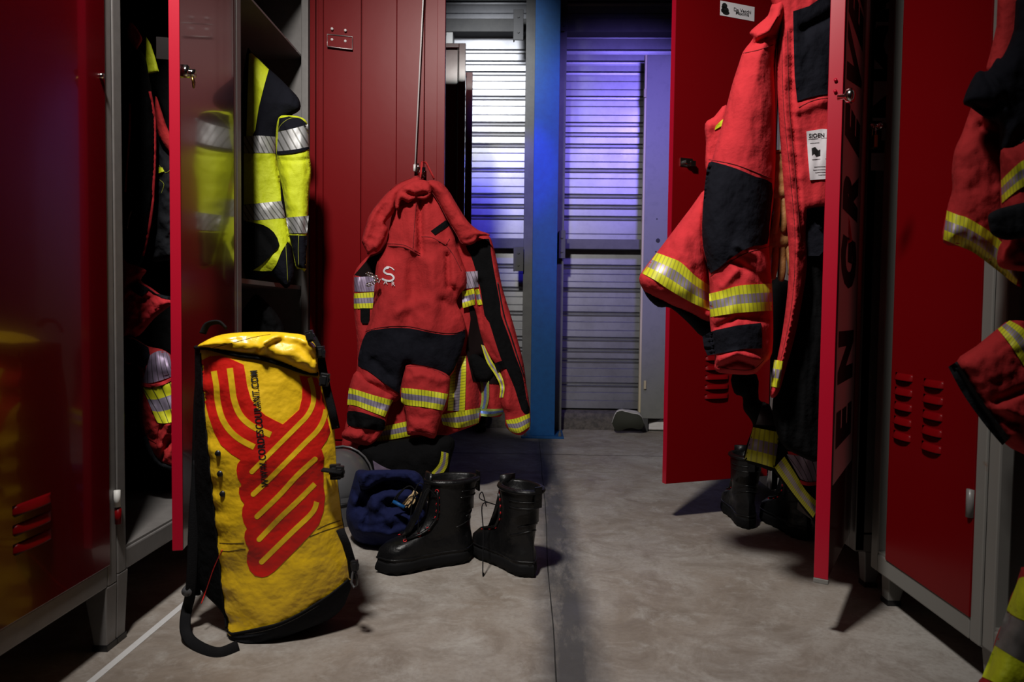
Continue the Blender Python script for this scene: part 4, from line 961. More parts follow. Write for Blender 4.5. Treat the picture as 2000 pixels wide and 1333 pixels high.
# ================================================================== RED JACKET ON THE SLOGAN DOOR
A = lambda pts: fromcrop(pts, 0.375, 1230, 0)
B = lambda pts: fromcrop(pts, 0.3, 1230, 450)
J2 = 1.78
T = thing('firefighter_jacket', (0.66, J2, 0.5), 'bright red firefighter jacket with a white printed tag, leather gloves beside it', 'jacket')
rb = puff('rear_shoulder', [(1418, 205), (1395, 228), (1377, 242), (1379, 280), (1378, 330), (1395, 345), (1420, 300), (1428, 250)], J2 + 0.06, 0.03, 'bright_red_cloth', T, R=18, step=5, wr=(0.006, 20, 30))
patch('shoulder_mark', [(1408, 236), (1414, 232), (1410, 246), (1396, 254), (1398, 246)], world_bvh(rb), 'yellow_cloth', T, eps=0.003, step=3)
ra = puff('rear_sleeve', [(1378, 370), (1350, 405), (1312, 455), (1284, 492), (1262, 520), (1248, 545), (1262, 572), (1300, 592), (1345, 612), (1388, 632), (1405, 600), (1400, 480), (1392, 400)], J2 + 0.02, 0.075, 'bright_red_cloth', T, R=45, back=0.8, wr=(0.006, 40, 60), step=6,
          folds=[([(1385, 400), (1388, 600)], 10, -0.02), ([(1330, 470), (1350, 560)], 16, 0.008)])
b_ = world_bvh(ra)
band('reflective_band', [(1283, 494), (1305, 502), (1330, 513), (1359, 540), (1386, 558)], [(1254, 534), (1280, 548), (1308, 567), (1350, 591), (1387, 607)], b_, 'tape_ribbed', T, eps=0.004)
puff('sleeve_lining', [(1250, 546), (1262, 578), (1285, 600), (1310, 602), (1345, 632), (1372, 658), (1400, 650), (1396, 622), (1345, 604), (1300, 584), (1266, 562)], J2 + 0.035, 0.04, 'navy_cloth', T, R=20, back=0.8, step=6, wr=(0.006, 20, 20))
# trousers lining hanging at the back, lower right
lin = puff('lining_panel', [(1572, 395), (1640, 385), (1650, 430), (1642, 520), (1632, 620), (1618, 730), (1606, 830), (1600, 900), (1560, 890), (1525, 865), (1508, 800), (1520, 740), (1545, 640), (1560, 540)], J2 + 0.0, 0.03, 'black_cloth', T, R=30, back=0.5, wr=(0.014, 22, 120), step=7)
fl = puff('front_flap', [(1505, 0), (1500, -40), (1560, -70), (1640, -60), (1640, 60), (1632, 180), (1640, 260), (1639, 380), (1630, 412), (1600, 414), (1576, 430), (1576, 520), (1566, 590), (1552, 660), (1535, 720), (1522, 765), (1509, 778), (1504, 765), (1516, 710), (1528, 650), (1538, 570), (1541, 500), (1536, 430), (1528, 330), (1520, 220), (1516, 110), (1524, 45)],
          J2 - 0.05, 0.045, 'bright_red_cloth', T, R=26, back=0.5, wr=(0.005, 30, 70), step=6,
          folds=[([(1530, 60), (1532, 200), (1545, 340), (1556, 470), (1550, 600), (1520, 740)], 4, 0.006), ([(1546, 60), (1548, 220), (1562, 380), (1570, 500)], 3, -0.006)] +
                [([(1536 + k * .4, 80 + k * 24), (1556 + k * .6, 84 + k * 24)], 5, 0.0022 if k % 2 else -0.0018) for k in range(18)] + [([(1570, 60), (1625, 30)], 10, -0.01), ([(1560, 215), (1620, 195)], 10, 0.006)])
b_ = world_bvh(fl)
patch('collar_lining', [(1549, 22), (1580, 12), (1626, -20), (1630, 60), (1629, 182), (1600, 186), (1575, 192), (1557, 198), (1552, 150), (1550, 80)], b_, 'navy_cloth', T, eps=0.005, step=6)
lab = patch('care_label', [(1575, 257), (1605, 252), (1635, 254), (1637, 300), (1634, 347), (1610, 350), (1582, 352), (1578, 305)], b_, 'paper', T, eps=0.004, step=6)
lv = world_bvh(lab)
v_, f_ = text_geo('SIOEN', 1, 0.02); link('lettering', drape([(1595 + v.x * 11, 265 - v.y * 11 - v.x * .5) for v in v_], lv, 0.0012), f_, 'ink', T, False)
lines = []
for (x0_, x1_, y_) in ((1579, 1598, 272), (1604, 1630, 270), (1582, 1600, 280), (1586, 1602, 312), (1590, 1632, 326), (1588, 1633, 332), (1592, 1632, 337), (1598, 1632, 342), (1612, 1630, 310)): lines.append([(x0_, y_), (x1_, y_ - 1.5)])
thread('small_print', lines, lv, 0.0006, 'helmet_grey', T, eps=0.0008, flat=0.4)
patch('care_symbol', [(1585, 290), (1592, 287), (1598, 294), (1602, 292), (1602, 304), (1594, 306), (1590, 300), (1586, 304)], lv, 'ink', T, eps=0.001, step=3)
thread('care_symbol', [[(1615, 288), (1615, 300), (1620, 305), (1626, 300), (1626, 287)], [(1615, 288), (1626, 287)], [(1620, 291), (1620, 299)]], lv, 0.0006, 'ink', T, eps=0.001)
patch('lower_patch', [(1576, 408), (1600, 405), (1630, 405), (1628, 470), (1600, 500), (1577, 500)], b_, 'navy_cloth', T, eps=0.004, step=6)
band('reflective_band', [(1512, 703), (1530, 706)], [(1505, 755), (1522, 758)], b_, 'tape_ribbed', T, eps=0.005)
thread('stitching', [[(1527, 60), (1530, 200), (1543, 340), (1553, 470), (1546, 600), (1518, 735)], [(1538, 60), (1541, 200), (1553, 340), (1563, 470)], [(1560, 210), (1590, 196), (1628, 190)]], b_, 0.0009, 'seam_thread', T, eps=0.001)
sl = puff('sleeve', [(1530, -10), (1508, 8), (1500, 30), (1480, 48), (1464, 64), (1470, 76), (1452, 100), (1443, 125), (1430, 165), (1418, 212), (1404, 265), (1391, 311), (1380, 350), (1374, 390), (1370, 440), (1374, 490), (1384, 530), (1386, 575), (1386, 620), (1390, 660), (1396, 700), (1398, 725), (1428, 731), (1472, 731), (1492, 712), (1508, 690), (1510, 620), (1508, 560), (1502, 480), (1508, 410), (1514, 340), (1516, 240), (1514, 130), (1524, 60), (1540, 20)],
          J2 - 0.045, 0.085, 'bright_red_cloth', T, R=55, back=0.4, wr=(0.007, 45, 90), step=6,
          folds=[([(1470, 76), (1500, 60), (1520, 30)], 5, 0.010), ([(1465, 90), (1495, 75), (1512, 70)], 5, -0.012), ([(1440, 480), (1480, 500), (1505, 540)], 7, 0.008), ([(1430, 510), (1470, 530), (1500, 560)], 7, -0.008), ([(1410, 560), (1440, 530)], 7, 0.006), ([(1400, 640), (1440, 620), (1500, 625)], 7, -0.008), ([(1400, 705), (1440, 690), (1490, 705)], 6, 0.012), ([(1405, 718), (1440, 706), (1470, 715)], 4, -0.012)])
b_ = world_bvh(sl)
patch('elbow_patch', [(1384, 318), (1400, 318), (1440, 330), (1475, 345), (1508, 358), (1507, 400), (1503, 440), (1499, 476), (1475, 480), (1450, 490), (1420, 510), (1388, 534), (1380, 510), (1373, 480), (1371, 440), (1374, 390), (1378, 350)], b_, 'navy_cloth', T, eps=0.007, step=5, smooth=2)
band('reflective_band', [(1385, 574), (1410, 568), (1446, 558), (1508, 554)], [(1387, 620), (1410, 616), (1446, 611), (1508, 607)], b_, 'tape_ribbed', T, eps=0.004)
st_ = patch('cuff_strap', [(1372, 658), (1385, 650), (1398, 645), (1440, 636), (1486, 631), (1489, 655), (1488, 681), (1450, 682), (1410, 690), (1382, 695), (1375, 680)], b_, 'navy_cloth', T, eps=0.007, step=5)
thread('stitching', [[(1384, 312), (1440, 323), (1508, 350)], [(1388, 540), (1420, 516), (1460, 494), (1502, 482)], [(1452, 104), (1480, 98), (1510, 88)], [(1398, 716), (1430, 722), (1470, 722), (1492, 704)]], b_, 0.0009, 'seam_thread', T, eps=0.001)
mb = MB()
for pl in ([(1652, 405), (1658, 440), (1662, 470)], [(1640, 452), (1658, 432)], [(1632, 486), (1662, 470)]):
    mb.tube([pY(x, y, J2 + 0.0) for x, y in pl], 0.0035, 6)
mb.build('webbing_loop', 'bright_red_cloth', T, True)
puff('side_tab', [(1636, 380), (1652, 400), (1658, 440), (1660, 475), (1652, 500), (1632, 510), (1626, 440)], J2 + 0.03, 0.015, 'black_cloth', T, R=10, step=5)

# leather gloves clipped between sleeve and flap
def finger(mb, pts, r0, r1, n=8):
    q = sm3([Vector(p) for p in pts], 5); m = len(q)
    mb.tube(q, [(r0 + (r1 - r0) * i / (m - 1)) * (0.6 if i in (0, m - 1) else 1) for i in range(m)], n)
def glove(name, label, pix, Y_, sc_, material, dirn=1, grp=None):
    (x0_, y0_), (x1_, y1_) = pix
    a = pY(x0_, y0_, Y_); b = pY(x1_, y1_, Y_); ax = (b - a); Ls = ax.length; ax.normalize(); rt = ax.cross(Vector((0, 1, 0))).normalized() * dirn
    t = thing(name, tuple(b), label, 'glove', grp)
    P = lambda u, v, d=0.0: a + ax * (u * Ls) + rt * (v * Ls) + Vector((0, -d * Ls, 0))
    mb = MB(); rg = []
    for i in range(15):
        u = 0.56 * i / 14; hw = 0.15 - 0.03 * math.sin(u * 7) + 0.03 * (u > .25) ; th_ = 0.085
        if i in (0, 14): hw *= 0.8; th_ *= 0.7
        rg.append([P(u, hw * math.cos(q), th_ * math.sin(q) + 0.012 * math.sin(u * 40 + q)) for q in [6.2832 * j / 16 for j in range(16)]])
    mb.loft(rg); mb.build('palm', material, t, True)
    for k, (v0, ln, sp) in enumerate(((-0.115, 0.36, -0.05), (-0.04, 0.43, -0.01), (0.035, 0.41, 0.02), (0.11, 0.33, 0.06))):
        m2 = MB(); finger(m2, [P(0.48, v0, 0), P(0.56 + ln * .3, v0 + sp * .5, 0.03), P(0.56 + ln * .7, v0 + sp, 0.03), P(0.55 + ln, v0 + sp * 1.1, -0.01)], 0.05 * Ls, 0.038 * Ls); m2.build('finger', material, t, True)
    m2 = MB(); finger(m2, [P(0.22, 0.10, 0.02), P(0.34, 0.20, 0.06), P(0.48, 0.235, 0.08), P(0.60, 0.20, 0.08)], 0.055 * Ls, 0.042 * Ls); m2.build('thumb', material, t, True)
    m2 = MB(); m2.tube([P(-0.01, 0.13 * math.cos(q), 0.085 * math.sin(q)) for q in [6.2832 * j / 14 for j in range(14)]], 0.018 * Ls, 6, closed=True); m2.build('cuff_rim', material, t, True)
    return t
glove('work_glove', 'tan leather glove by the tagged jacket, the upper of the two', ((1528, 300), (1520, 460)), J2 - 0.035, 1, 'glove_leather', 1, 'leather gloves by the tagged jacket')
glove('work_glove', 'tan leather glove by the tagged jacket, the lower of the two', ((1522, 400), (1518, 552)), J2 - 0.02, 1, 'glove_leather', -1, 'leather gloves by the tagged jacket')

# trousers hanging behind, dropping over the boots
T = thing('turnout_trousers', (0.76, 2.1, 0.2), 'black turnout trousers with wide yellow bands drooping over two upright boots', 'trousers')
Y3 = 2.10
lg1 = puff('leg', [(1430, 732), (1478, 732), (1482, 780), (1500, 790), (1522, 834), (1524, 860), (1514, 918), (1484, 912), (1454, 900), (1458, 870), (1470, 836), (1466, 820), (1452, 800), (1450, 776), (1434, 768)], Y3, 0.05, 'black_cloth', T, R=26, back=0.8, step=6, wr=(0.008, 25, 40))
b_ = world_bvh(lg1)
patch('silver_panel', [(1490, 786), (1503, 790), (1521, 832), (1476, 830)], b_, 'tape_lilac', T, eps=0.004, step=5)
band('reflective_band', [(1471, 835), (1497, 840), (1523, 845)], [(1454, 898), (1484, 906), (1513, 915)], b_, 'tape_ribbed', T, eps=0.004)
lg2 = puff('leg', [(1500, 560), (1560, 560), (1612, 600), (1612, 760), (1604, 1018), (1585, 1014), (1548, 968), (1522, 935), (1511, 915), (1520, 870), (1512, 800)], Y3 - 0.01, 0.055, 'black_cloth', T, R=40, back=0.7, step=7, wr=(0.010, 30, 90))
b_ = world_bvh(lg2)
band('silver_band', [(1536, 888), (1570, 890), (1604, 886)], [(1563, 936), (1580, 942), (1600, 940)], b_, 'tape_silver', T, eps=0.004)
band('reflective_band', [(1513, 914), (1530, 938), (1552, 968), (1588, 1012)], [(1532, 892), (1550, 920), (1575, 960), (1602, 985)], b_, 'tape_ribbed', T, eps=0.006)
band('red_trim', [(1538, 882), (1570, 885), (1604, 881)], [(1540, 888), (1570, 891), (1604, 887)], b_, 'bright_red_cloth', T, eps=0.007)
band('red_trim', [(1562, 938), (1580, 943), (1602, 940)], [(1564, 946), (1580, 950), (1602, 947)], b_, 'bright_red_cloth', T, eps=0.007)

# ================================================================== BLACK AND YELLOW JACKET IN THE OPEN LOCKER
H = lambda pts: fromcrop(pts, 0.488, 320, 0)
JH = 2.60
T = thing('work_jacket', (-0.95, JH, 0.95), 'black and fluorescent yellow work jacket with ribbed silver bands hanging in the open locker', 'jacket')
bd_ = puff('front_body', H([(330, 215), (350, 208), (385, 240), (420, 275), (460, 310), (500, 350), (540, 395), (545, 440), (500, 470), (462, 520), (452, 600), (462, 690), (482, 800), (490, 880), (505, 960), (515, 1030), (520, 1110), (492, 1155), (460, 1130), (420, 1100), (330, 1120), (300, 900), (300, 500)]),
           JH, 0.07, 'navy_cloth', T, R=60, back=0.8, wr=(0.010, 40, 90), step=6, folds=[(H([(470, 640), (490, 860)]), 8, 0.008), (H([(390, 650), (410, 800)]), 12, -0.008), (H([(370, 900), (440, 1010)]), 8, -0.008)])
b_ = world_bvh(bd_)
patch('collar_panel', H([(340, 215), (352, 212), (385, 243), (420, 278), (400, 350), (380, 430), (366, 520), (355, 544), (330, 544)]), b_, 'yellow_cloth', T, eps=0.004, step=5)
band('silver_band', H([(320, 546), (380, 543), (447, 548)]), H([(320, 614), (380, 612), (446, 614)]), b_, 'tape_steel', T, eps=0.005)
patch('yellow_panel', H([(320, 614), (446, 615), (452, 640), (464, 690), (467, 760), (470, 806), (400, 812), (320, 820)]), b_, 'yellow_cloth', T, eps=0.004, step=5)
band('silver_band', H([(318, 822), (400, 812), (471, 805)]), H([(318, 884), (400, 880), (487, 872)]), b_, 'tape_steel', T, eps=0.005)
patch('yellow_panel', H([(325, 880), (400, 878), (487, 874), (500, 930), (511, 985), (495, 968), (470, 1010), (450, 1060), (432, 1085), (395, 1086), (355, 1083), (400, 1040), (440, 1010), (460, 980), (430, 930), (395, 905), (340, 900)]), b_, 'yellow_cloth', T, eps=0.004, step=5)
patch('collar_edge', H([(318, 894), (360, 893), (400, 902), (440, 930), (462, 978), (442, 1008), (410, 1042), (375, 1072), (330, 1085), (315, 1000)]), b_, 'black_cloth', T, eps=0.012, step=5, smooth=2)
sv = puff('sleeve', H([(460, 470), (500, 462), (545, 468), (572, 488), (580, 540), (582, 600), (590, 680), (588, 720), (580, 790), (578, 860), (572, 940), (570, 1078), (545, 1076), (528, 1070), (515, 1000), (500, 940), (490, 860), (475, 760), (460, 690), (450, 610), (448, 540)]),
          JH - 0.06, 0.055, 'yellow_cloth', T, R=30, back=0.7, wr=(0.007, 25, 60), step=5, folds=[(H([(470, 640), (520, 645), (575, 640)]), 4, -0.004), (H([(572, 640), (578, 700)]), 6, -0.008), (H([(490, 700), (500, 820)]), 9, 0.006)])
b_ = world_bvh(sv)
patch('shoulder_panel', H([(462, 474), (500, 466), (545, 472), (570, 490), (574, 506), (520, 515), (465, 524), (455, 530)]), b_, 'navy_cloth', T, eps=0.004, step=4)
band('silver_band', H([(458, 528), (520, 514), (577, 498)]), H([(452, 608), (520, 600), (580, 588)]), b_, 'tape_steel', T, eps=0.005)
band('black_trim', H([(452, 606), (520, 599), (581, 587)]), H([(452, 620), (520, 613), (582, 598)]), b_, 'navy_cloth', T, eps=0.006)
band('silver_band', H([(488, 872), (530, 868), (580, 864)]), H([(500, 934), (530, 934), (573, 934)]), b_, 'tape_steel', T, eps=0.005)
patch('cuff', H([(502, 942), (540, 942), (573, 944), (570, 1076), (545, 1074), (530, 1066), (515, 1000)]), b_, 'navy_cloth', T, eps=0.004, step=4)
thread('stitching', [H([(455, 560), (462, 510), (500, 476), (545, 474), (572, 496)])], world_bvh([sv, bpy.data.objects['shoulder_panel']]), 0.0009, 'lime_thread', T, eps=0.0015)
thread('stitching', [H([(575, 590), (572, 650), (578, 680)])], b_, 0.0007, 'lime_thread', T)
thread('stitching', [H([(488, 978), (492, 1050), (496, 1130)])], world_bvh(bd_), 0.0009, 'lime_thread', T, eps=0.005)
thread('stitching', [H([(540, 944), (538, 1000), (540, 1066)])], b_, 0.0009, 'lime_thread', T, eps=0.006)
hkp = Vector((-1.12, JH + 0.02, 1.79))
MB().tube([hkp, hkp + Vector((0, 0, -0.06)), hkp + Vector((0, 0, -0.10))], 0.004, 8).build('hanging_loop', 'navy_cloth', T, True)

# dark bundle with a shiny helmet rim on the low shelf of that locker
T = thing('stuffed_sack', (-1.15, 2.62, 0.5), 'dark crumpled sack stuffed low inside the open locker under the black and yellow jacket', 'sack')
puff('body', [(486, 590), (500, 575), (520, 590), (545, 620), (556, 650), (556, 700), (500, 720), (470, 700), (470, 620)], 2.62, 0.06, 'black_cloth', T, R=30, back=0.8, step=6, wr=(0.02, 20, 20))

# ================================================================== GEAR IN THE AJAR LOCKER
K = lambda pts: fromcrop(pts, 0.3753, 230, 0)
K4 = lambda pts: fromcrop(pts, 0.3753, 230, 450)
YI = 1.98
T = thing('black_coat', (-1.15, YI, 0.85), 'black coat with bright red piping hanging in the gap of the ajar locker', 'coat')
co = puff('body', K([(30, 330), (60, 260), (100, 250), (140, 290), (160, 380), (178, 480), (196, 600), (200, 800), (192, 1050), (182, 1160), (150, 1280), (120, 1380), (40, 1400), (0, 1380), (0, 400)]), YI, 0.06, 'black_cloth', T, R=30, back=0.8, step=6, wr=(0.010, 20, 60))
b_ = world_bvh(co)
thread('piping', [K([(166, 478), (188, 600), (192, 720), (190, 860), (184, 980), (180, 1060), (160, 1200), (130, 1330)])], b_, 0.0045, 'bright_red_cloth', T, eps=0.002)
thread('piping', [K([(64, 540), (62, 700), (50, 860), (40, 1000)])], b_, 0.003, 'bright_red_cloth', T, eps=0.001)
thread('zip', [K([(72, 1100), (60, 1140), (50, 1190)])], b_, 0.0025, 'chrome', T, eps=0.002)
puff('collar', K([(60, 120), (85, 130), (110, 165), (128, 205), (110, 240), (95, 260), (70, 220), (50, 180)]), YI - 0.02, 0.02, 'bright_red_cloth', T, R=12, step=4)
puff('strap', K([(196, 500), (225, 570), (255, 660), (300, 760), (300, 860), (270, 800), (230, 740), (200, 660)]), YI + 0.05, 0.015, 'red_cloth', T, R=10, step=5)
T = thing('shade_filler', (-1.2, YI + 0.2, 0.7), 'black cloth filler added to darken the depth of the ajar locker behind everything else', 'coat')
puff('body', [(225, -20), (350, -20), (360, 200), (356, 540), (350, 700), (300, 760), (225, 700)], YI + 0.17, 0.04, 'black_cloth', T, R=30, back=0.5, step=9, wr=(0.012, 20, 90))  # filler added behind the gear so the locker interior reads dark
T = thing('low_shade_filler', (-1.2, YI + 0.2, 0.25), 'black filler added to darken the ajar locker low down under the red overalls', 'bag')
puff('body', [(225, 720), (300, 760), (352, 800), (356, 1020), (300, 1035), (262, 1050), (225, 1040)], YI + 0.13, 0.05, 'black_cloth', T, R=30, back=0.5, step=9, wr=(0.015, 30, 40))  # second added filler, stands in for the dark lower interior
T = thing('gear_tag', (-1.12, YI + 0.04, 1.2), 'yellow folded hang tag in the gap of the ajar locker above the black coat', 'tag')
puff('card', K([(148, 190), (172, 230), (195, 300), (214, 372), (180, 382), (146, 386)]), YI + 0.02, 0.006, 'yellow_cloth', T, R=8, step=5, smooth=0, wr=(0.002, 30, 30))
T = thing('work_trousers', (-1.1, YI + 0.1, 0.8), 'black quilted trousers with thin yellow stitching beside the black coat in the ajar locker', 'trousers')
q_ = puff('leg', K([(200, 740), (235, 780), (280, 830), (310, 900), (310, 1300), (230, 1360), (160, 1340), (190, 1100)]), YI + 0.06, 0.05, 'charcoal_cloth', T, R=25, step=5, wr=(0.012, 18, 25))
b_ = world_bvh(q_)
patch('yellow_mark', K([(204, 870), (232, 872), (242, 892), (205, 905)]), b_, 'yellow_cloth', T, eps=0.006, step=3)
thread('stitching', [K([(215, 935), (240, 960), (225, 1010)])], b_, 0.0007, 'lime_thread', T)
thread('stitching', [K([(215, 860), (250, 900), (285, 870)])], b_, 0.0007, 'lime_thread', T)
T = thing('overalls', (-1.1, YI, 0.3), 'crumpled red overalls with grey collar and reflective leg band low in the ajar locker', 'overalls')
r1 = puff('upper', K4([(20, 160), (60, 168), (110, 190), (150, 212), (120, 260), (175, 300), (230, 340), (290, 372), (270, 395), (190, 460), (110, 550), (60, 545), (20, 520)]), YI - 0.03, 0.045, 'bright_red_cloth', T, R=18, step=5, wr=(0.014, 14, 14), folds=[(K4([(50, 300), (120, 260)]), 5, -0.02), (K4([(60, 350), (140, 360)]), 6, -0.012)])
b_ = world_bvh(r1)
patch('collar', K4([(62, 292), (100, 268), (155, 298), (200, 330), (280, 346), (276, 362), (230, 352), (160, 308), (128, 350), (80, 320)]), b_, 'charcoal_cloth', T, eps=0.008, step=4)
r2 = puff('lower', K4([(40, 560), (90, 565), (160, 605), (230, 620), (285, 660), (310, 740), (320, 1000), (310, 1190), (290, 1240), (240, 1235), (180, 1180), (140, 1090), (110, 960), (118, 800), (100, 700), (40, 690)]), YI - 0.02, 0.055, 'red_cloth', T, R=24, step=5, wr=(0.012, 18, 20), folds=[(K4([(215, 1130), (260, 1020), (290, 1000)]), 6, 0.012), (K4([(230, 1180), (270, 1090)]), 5, -0.012)])
b_ = world_bvh(r2)
patch('navy_panel', K4([(42, 562), (90, 568), (160, 610), (168, 650), (140, 720), (90, 700), (42, 688)]), b_, 'navy_cloth', T, eps=0.005, step=4)
patch('red_panel', K4([(112, 850), (140, 900), (180, 1000), (214, 1010), (200, 1110), (150, 1080), (112, 960)]), b_, 'red_cloth', T, eps=0.004, step=4)  # panel in the same red cloth as the leg
band('silver_band', K4([(168, 650), (205, 630), (245, 630), (270, 650)]), K4([(125, 796), (170, 796), (230, 780), (290, 758)]), b_, 'tape_lilac', T, eps=0.006)
band('red_trim', K4([(120, 792), (180, 800), (240, 785), (300, 755)]), K4([(120, 812), (180, 818), (240, 803), (300, 772)]), b_, 'bright_red_cloth', T, eps=0.009)
band('reflective_band', K4([(128, 818), (180, 820), (240, 800), (305, 775)]), K4([(205, 1002), (240, 1006), (280, 1000), (310, 990)]), b_, 'tape', T, eps=0.006)
thread('hem_binding', [K4([(145, 1075), (175, 1150), (215, 1205), (270, 1230), (310, 1238)])], b_, 0.010, 'charcoal_cloth', T, eps=0.002)

# ================================================================== RED JACKETS AT THE NEAR END OF THE OTHER ROW
S5 = lambda pts: fromcrop(pts, 0.4206, 1820, 0)
S4 = lambda pts: fromcrop(pts, 0.4127, 1700, 400)
YN = 1.27
T = thing('firefighter_jacket', (0.93, YN, 0.65), 'dull red firefighter jacket with black shoulders, cut off by the picture edge', 'jacket')
s1 = puff('rear_sleeve', S5([(250, 330), (175, 520), (140, 620), (105, 700), (92, 800), (95, 880), (70, 975), (52, 1125), (150, 1150), (260, 1215), (400, 1330), (420, 1260), (420, 700), (350, 500)]), YN + 0.03, 0.06, 'red_cloth', T, R=50, step=8, wr=(0.008, 40, 60), folds=[(S5([(230, 590), (300, 640)]), 12, -0.012)])
b_ = world_bvh(s1)
band('reflective_band', S5([(70, 978), (120, 998), (180, 1020), (310, 1110), (412, 1250)]), S5([(52, 1112), (130, 1145), (190, 1172), (250, 1215), (392, 1326)]), b_, 'tape_ribbed', T, eps=0.004)
thread('hem_binding', [S5([(36, 1132), (60, 1150), (130, 1165), (200, 1200), (300, 1275), (400, 1340)])], b_, 0.006, 'navy_cloth', T, eps=0.0)
s2 = puff('yoke', S5([(330, -60), (300, 120), (270, 250), (255, 330), (320, 340), (420, 300), (560, 200), (560, -60)]), YN, 0.05, 'red_cloth', T, R=50, step=8)
s3 = puff('shoulder_panel', S5([(412, -40), (380, 140), (330, 262), (300, 272), (260, 330), (205, 338), (145, 470), (180, 500), (250, 550), (312, 582), (318, 712), (380, 690), (440, 640), (620, 560), (620, -40)]), YN - 0.05, 0.06, 'navy_cloth', T, R=50, step=8, wr=(0.008, 40, 60), folds=[(S5([(210, 500), (280, 520), (320, 480)]), 8, -0.02), (S5([(260, 330), (330, 420)]), 6, 0.008)])
s4 = puff('front_sleeve', S5([(320, 700), (380, 680), (470, 630), (620, 600), (620, 1280), (430, 1262), (330, 1248), (302, 1215), (310, 1150), (330, 1100), (318, 940), (320, 820)]), YN - 0.07, 0.08, 'red_cloth', T, R=55, step=8, wr=(0.008, 40, 50), folds=[(S5([(310, 1230), (430, 1240)]), 5, 0.006)])
b_ = world_bvh(s4)
band('reflective_band', S5([(322, 838), (370, 790), (430, 742), (560, 690)]), S5([(324, 945), (370, 905), (430, 865), (560, 820)]), b_, 'tape_ribbed', T, eps=0.004)
puff('cuff_strap', S5([(262, 1000), (300, 975), (340, 962), (430, 940), (620, 900), (620, 1090), (430, 1105), (345, 1116), (280, 1090), (265, 1050)]), YN - 0.145, 0.02, 'charcoal_cloth', T, R=20, step=6)

T = thing('firefighter_jacket', (0.97, YN, 0.4), 'red jacket sleeve with a wide dark hem poking out below the cut off jacket', 'jacket')
s5 = puff('sleeve', S4([(405, 748), (500, 670), (605, 585), (660, 550), (760, 560), (900, 640), (900, 1300), (740, 1190), (640, 1135), (560, 1010), (470, 880)]), YN + 0.0, 0.07, 'red_cloth', T, R=50, step=8, wr=(0.008, 40, 40), folds=[(S4([(600, 930), (727, 880)]), 8, -0.014), (S4([(600, 1000), (700, 1050)]), 8, -0.012), (S4([(640, 960), (727, 1000)]), 8, 0.010)])
b_ = world_bvh(s5)
band('reflective_band', S4([(660, 548), (740, 600), (800, 700)])[::1], S4([(602, 588), (660, 660), (735, 775)])[::1], b_, 'tape_ribbed', T, eps=0.005)
band('hem_binding', S4([(368, 768), (440, 900), (540, 1040), (625, 1140)]), S4([(410, 742), (490, 870), (580, 1000), (660, 1105)]), b_, 'charcoal_cloth', T, eps=0.008)

S6 = lambda pts: fromcrop(pts, 0.325, 1860, 900)
T = thing('turnout_trousers', (0.93, 1.2, 0.0), 'trouser leg with broad yellow and grey bands in the lower corner, nearest the camera', 'trousers')
s6 = puff('leg', S6([(440, 640), (410, 660), (380, 760), (350, 820), (335, 880), (325, 960), (290, 1000), (255, 1090), (230, 1200), (190, 1290), (150, 1345), (140, 1500), (700, 1500), (700, 640)]), 1.12, 0.08, 'red_cloth', T, R=60, step=9, wr=(0.008, 50, 50))
b_ = world_bvh(s6)
band('yellow_band', S6([(395, 720), (430, 700), (640, 690)]), S6([(325, 900), (400, 950), (640, 1040)]), b_, 'yellow_cloth', T, eps=0.005)
band('grey_band', S6([(325, 905), (400, 955), (640, 1045)]), S6([(255, 1110), (400, 1200), (640, 1330)]), b_, 'grey_paint', T, eps=0.005)
band('yellow_band', S6([(255, 1112), (400, 1202), (640, 1332)]), S6([(178, 1300), (400, 1400), (640, 1490)]), b_, 'yellow_cloth', T, eps=0.005)

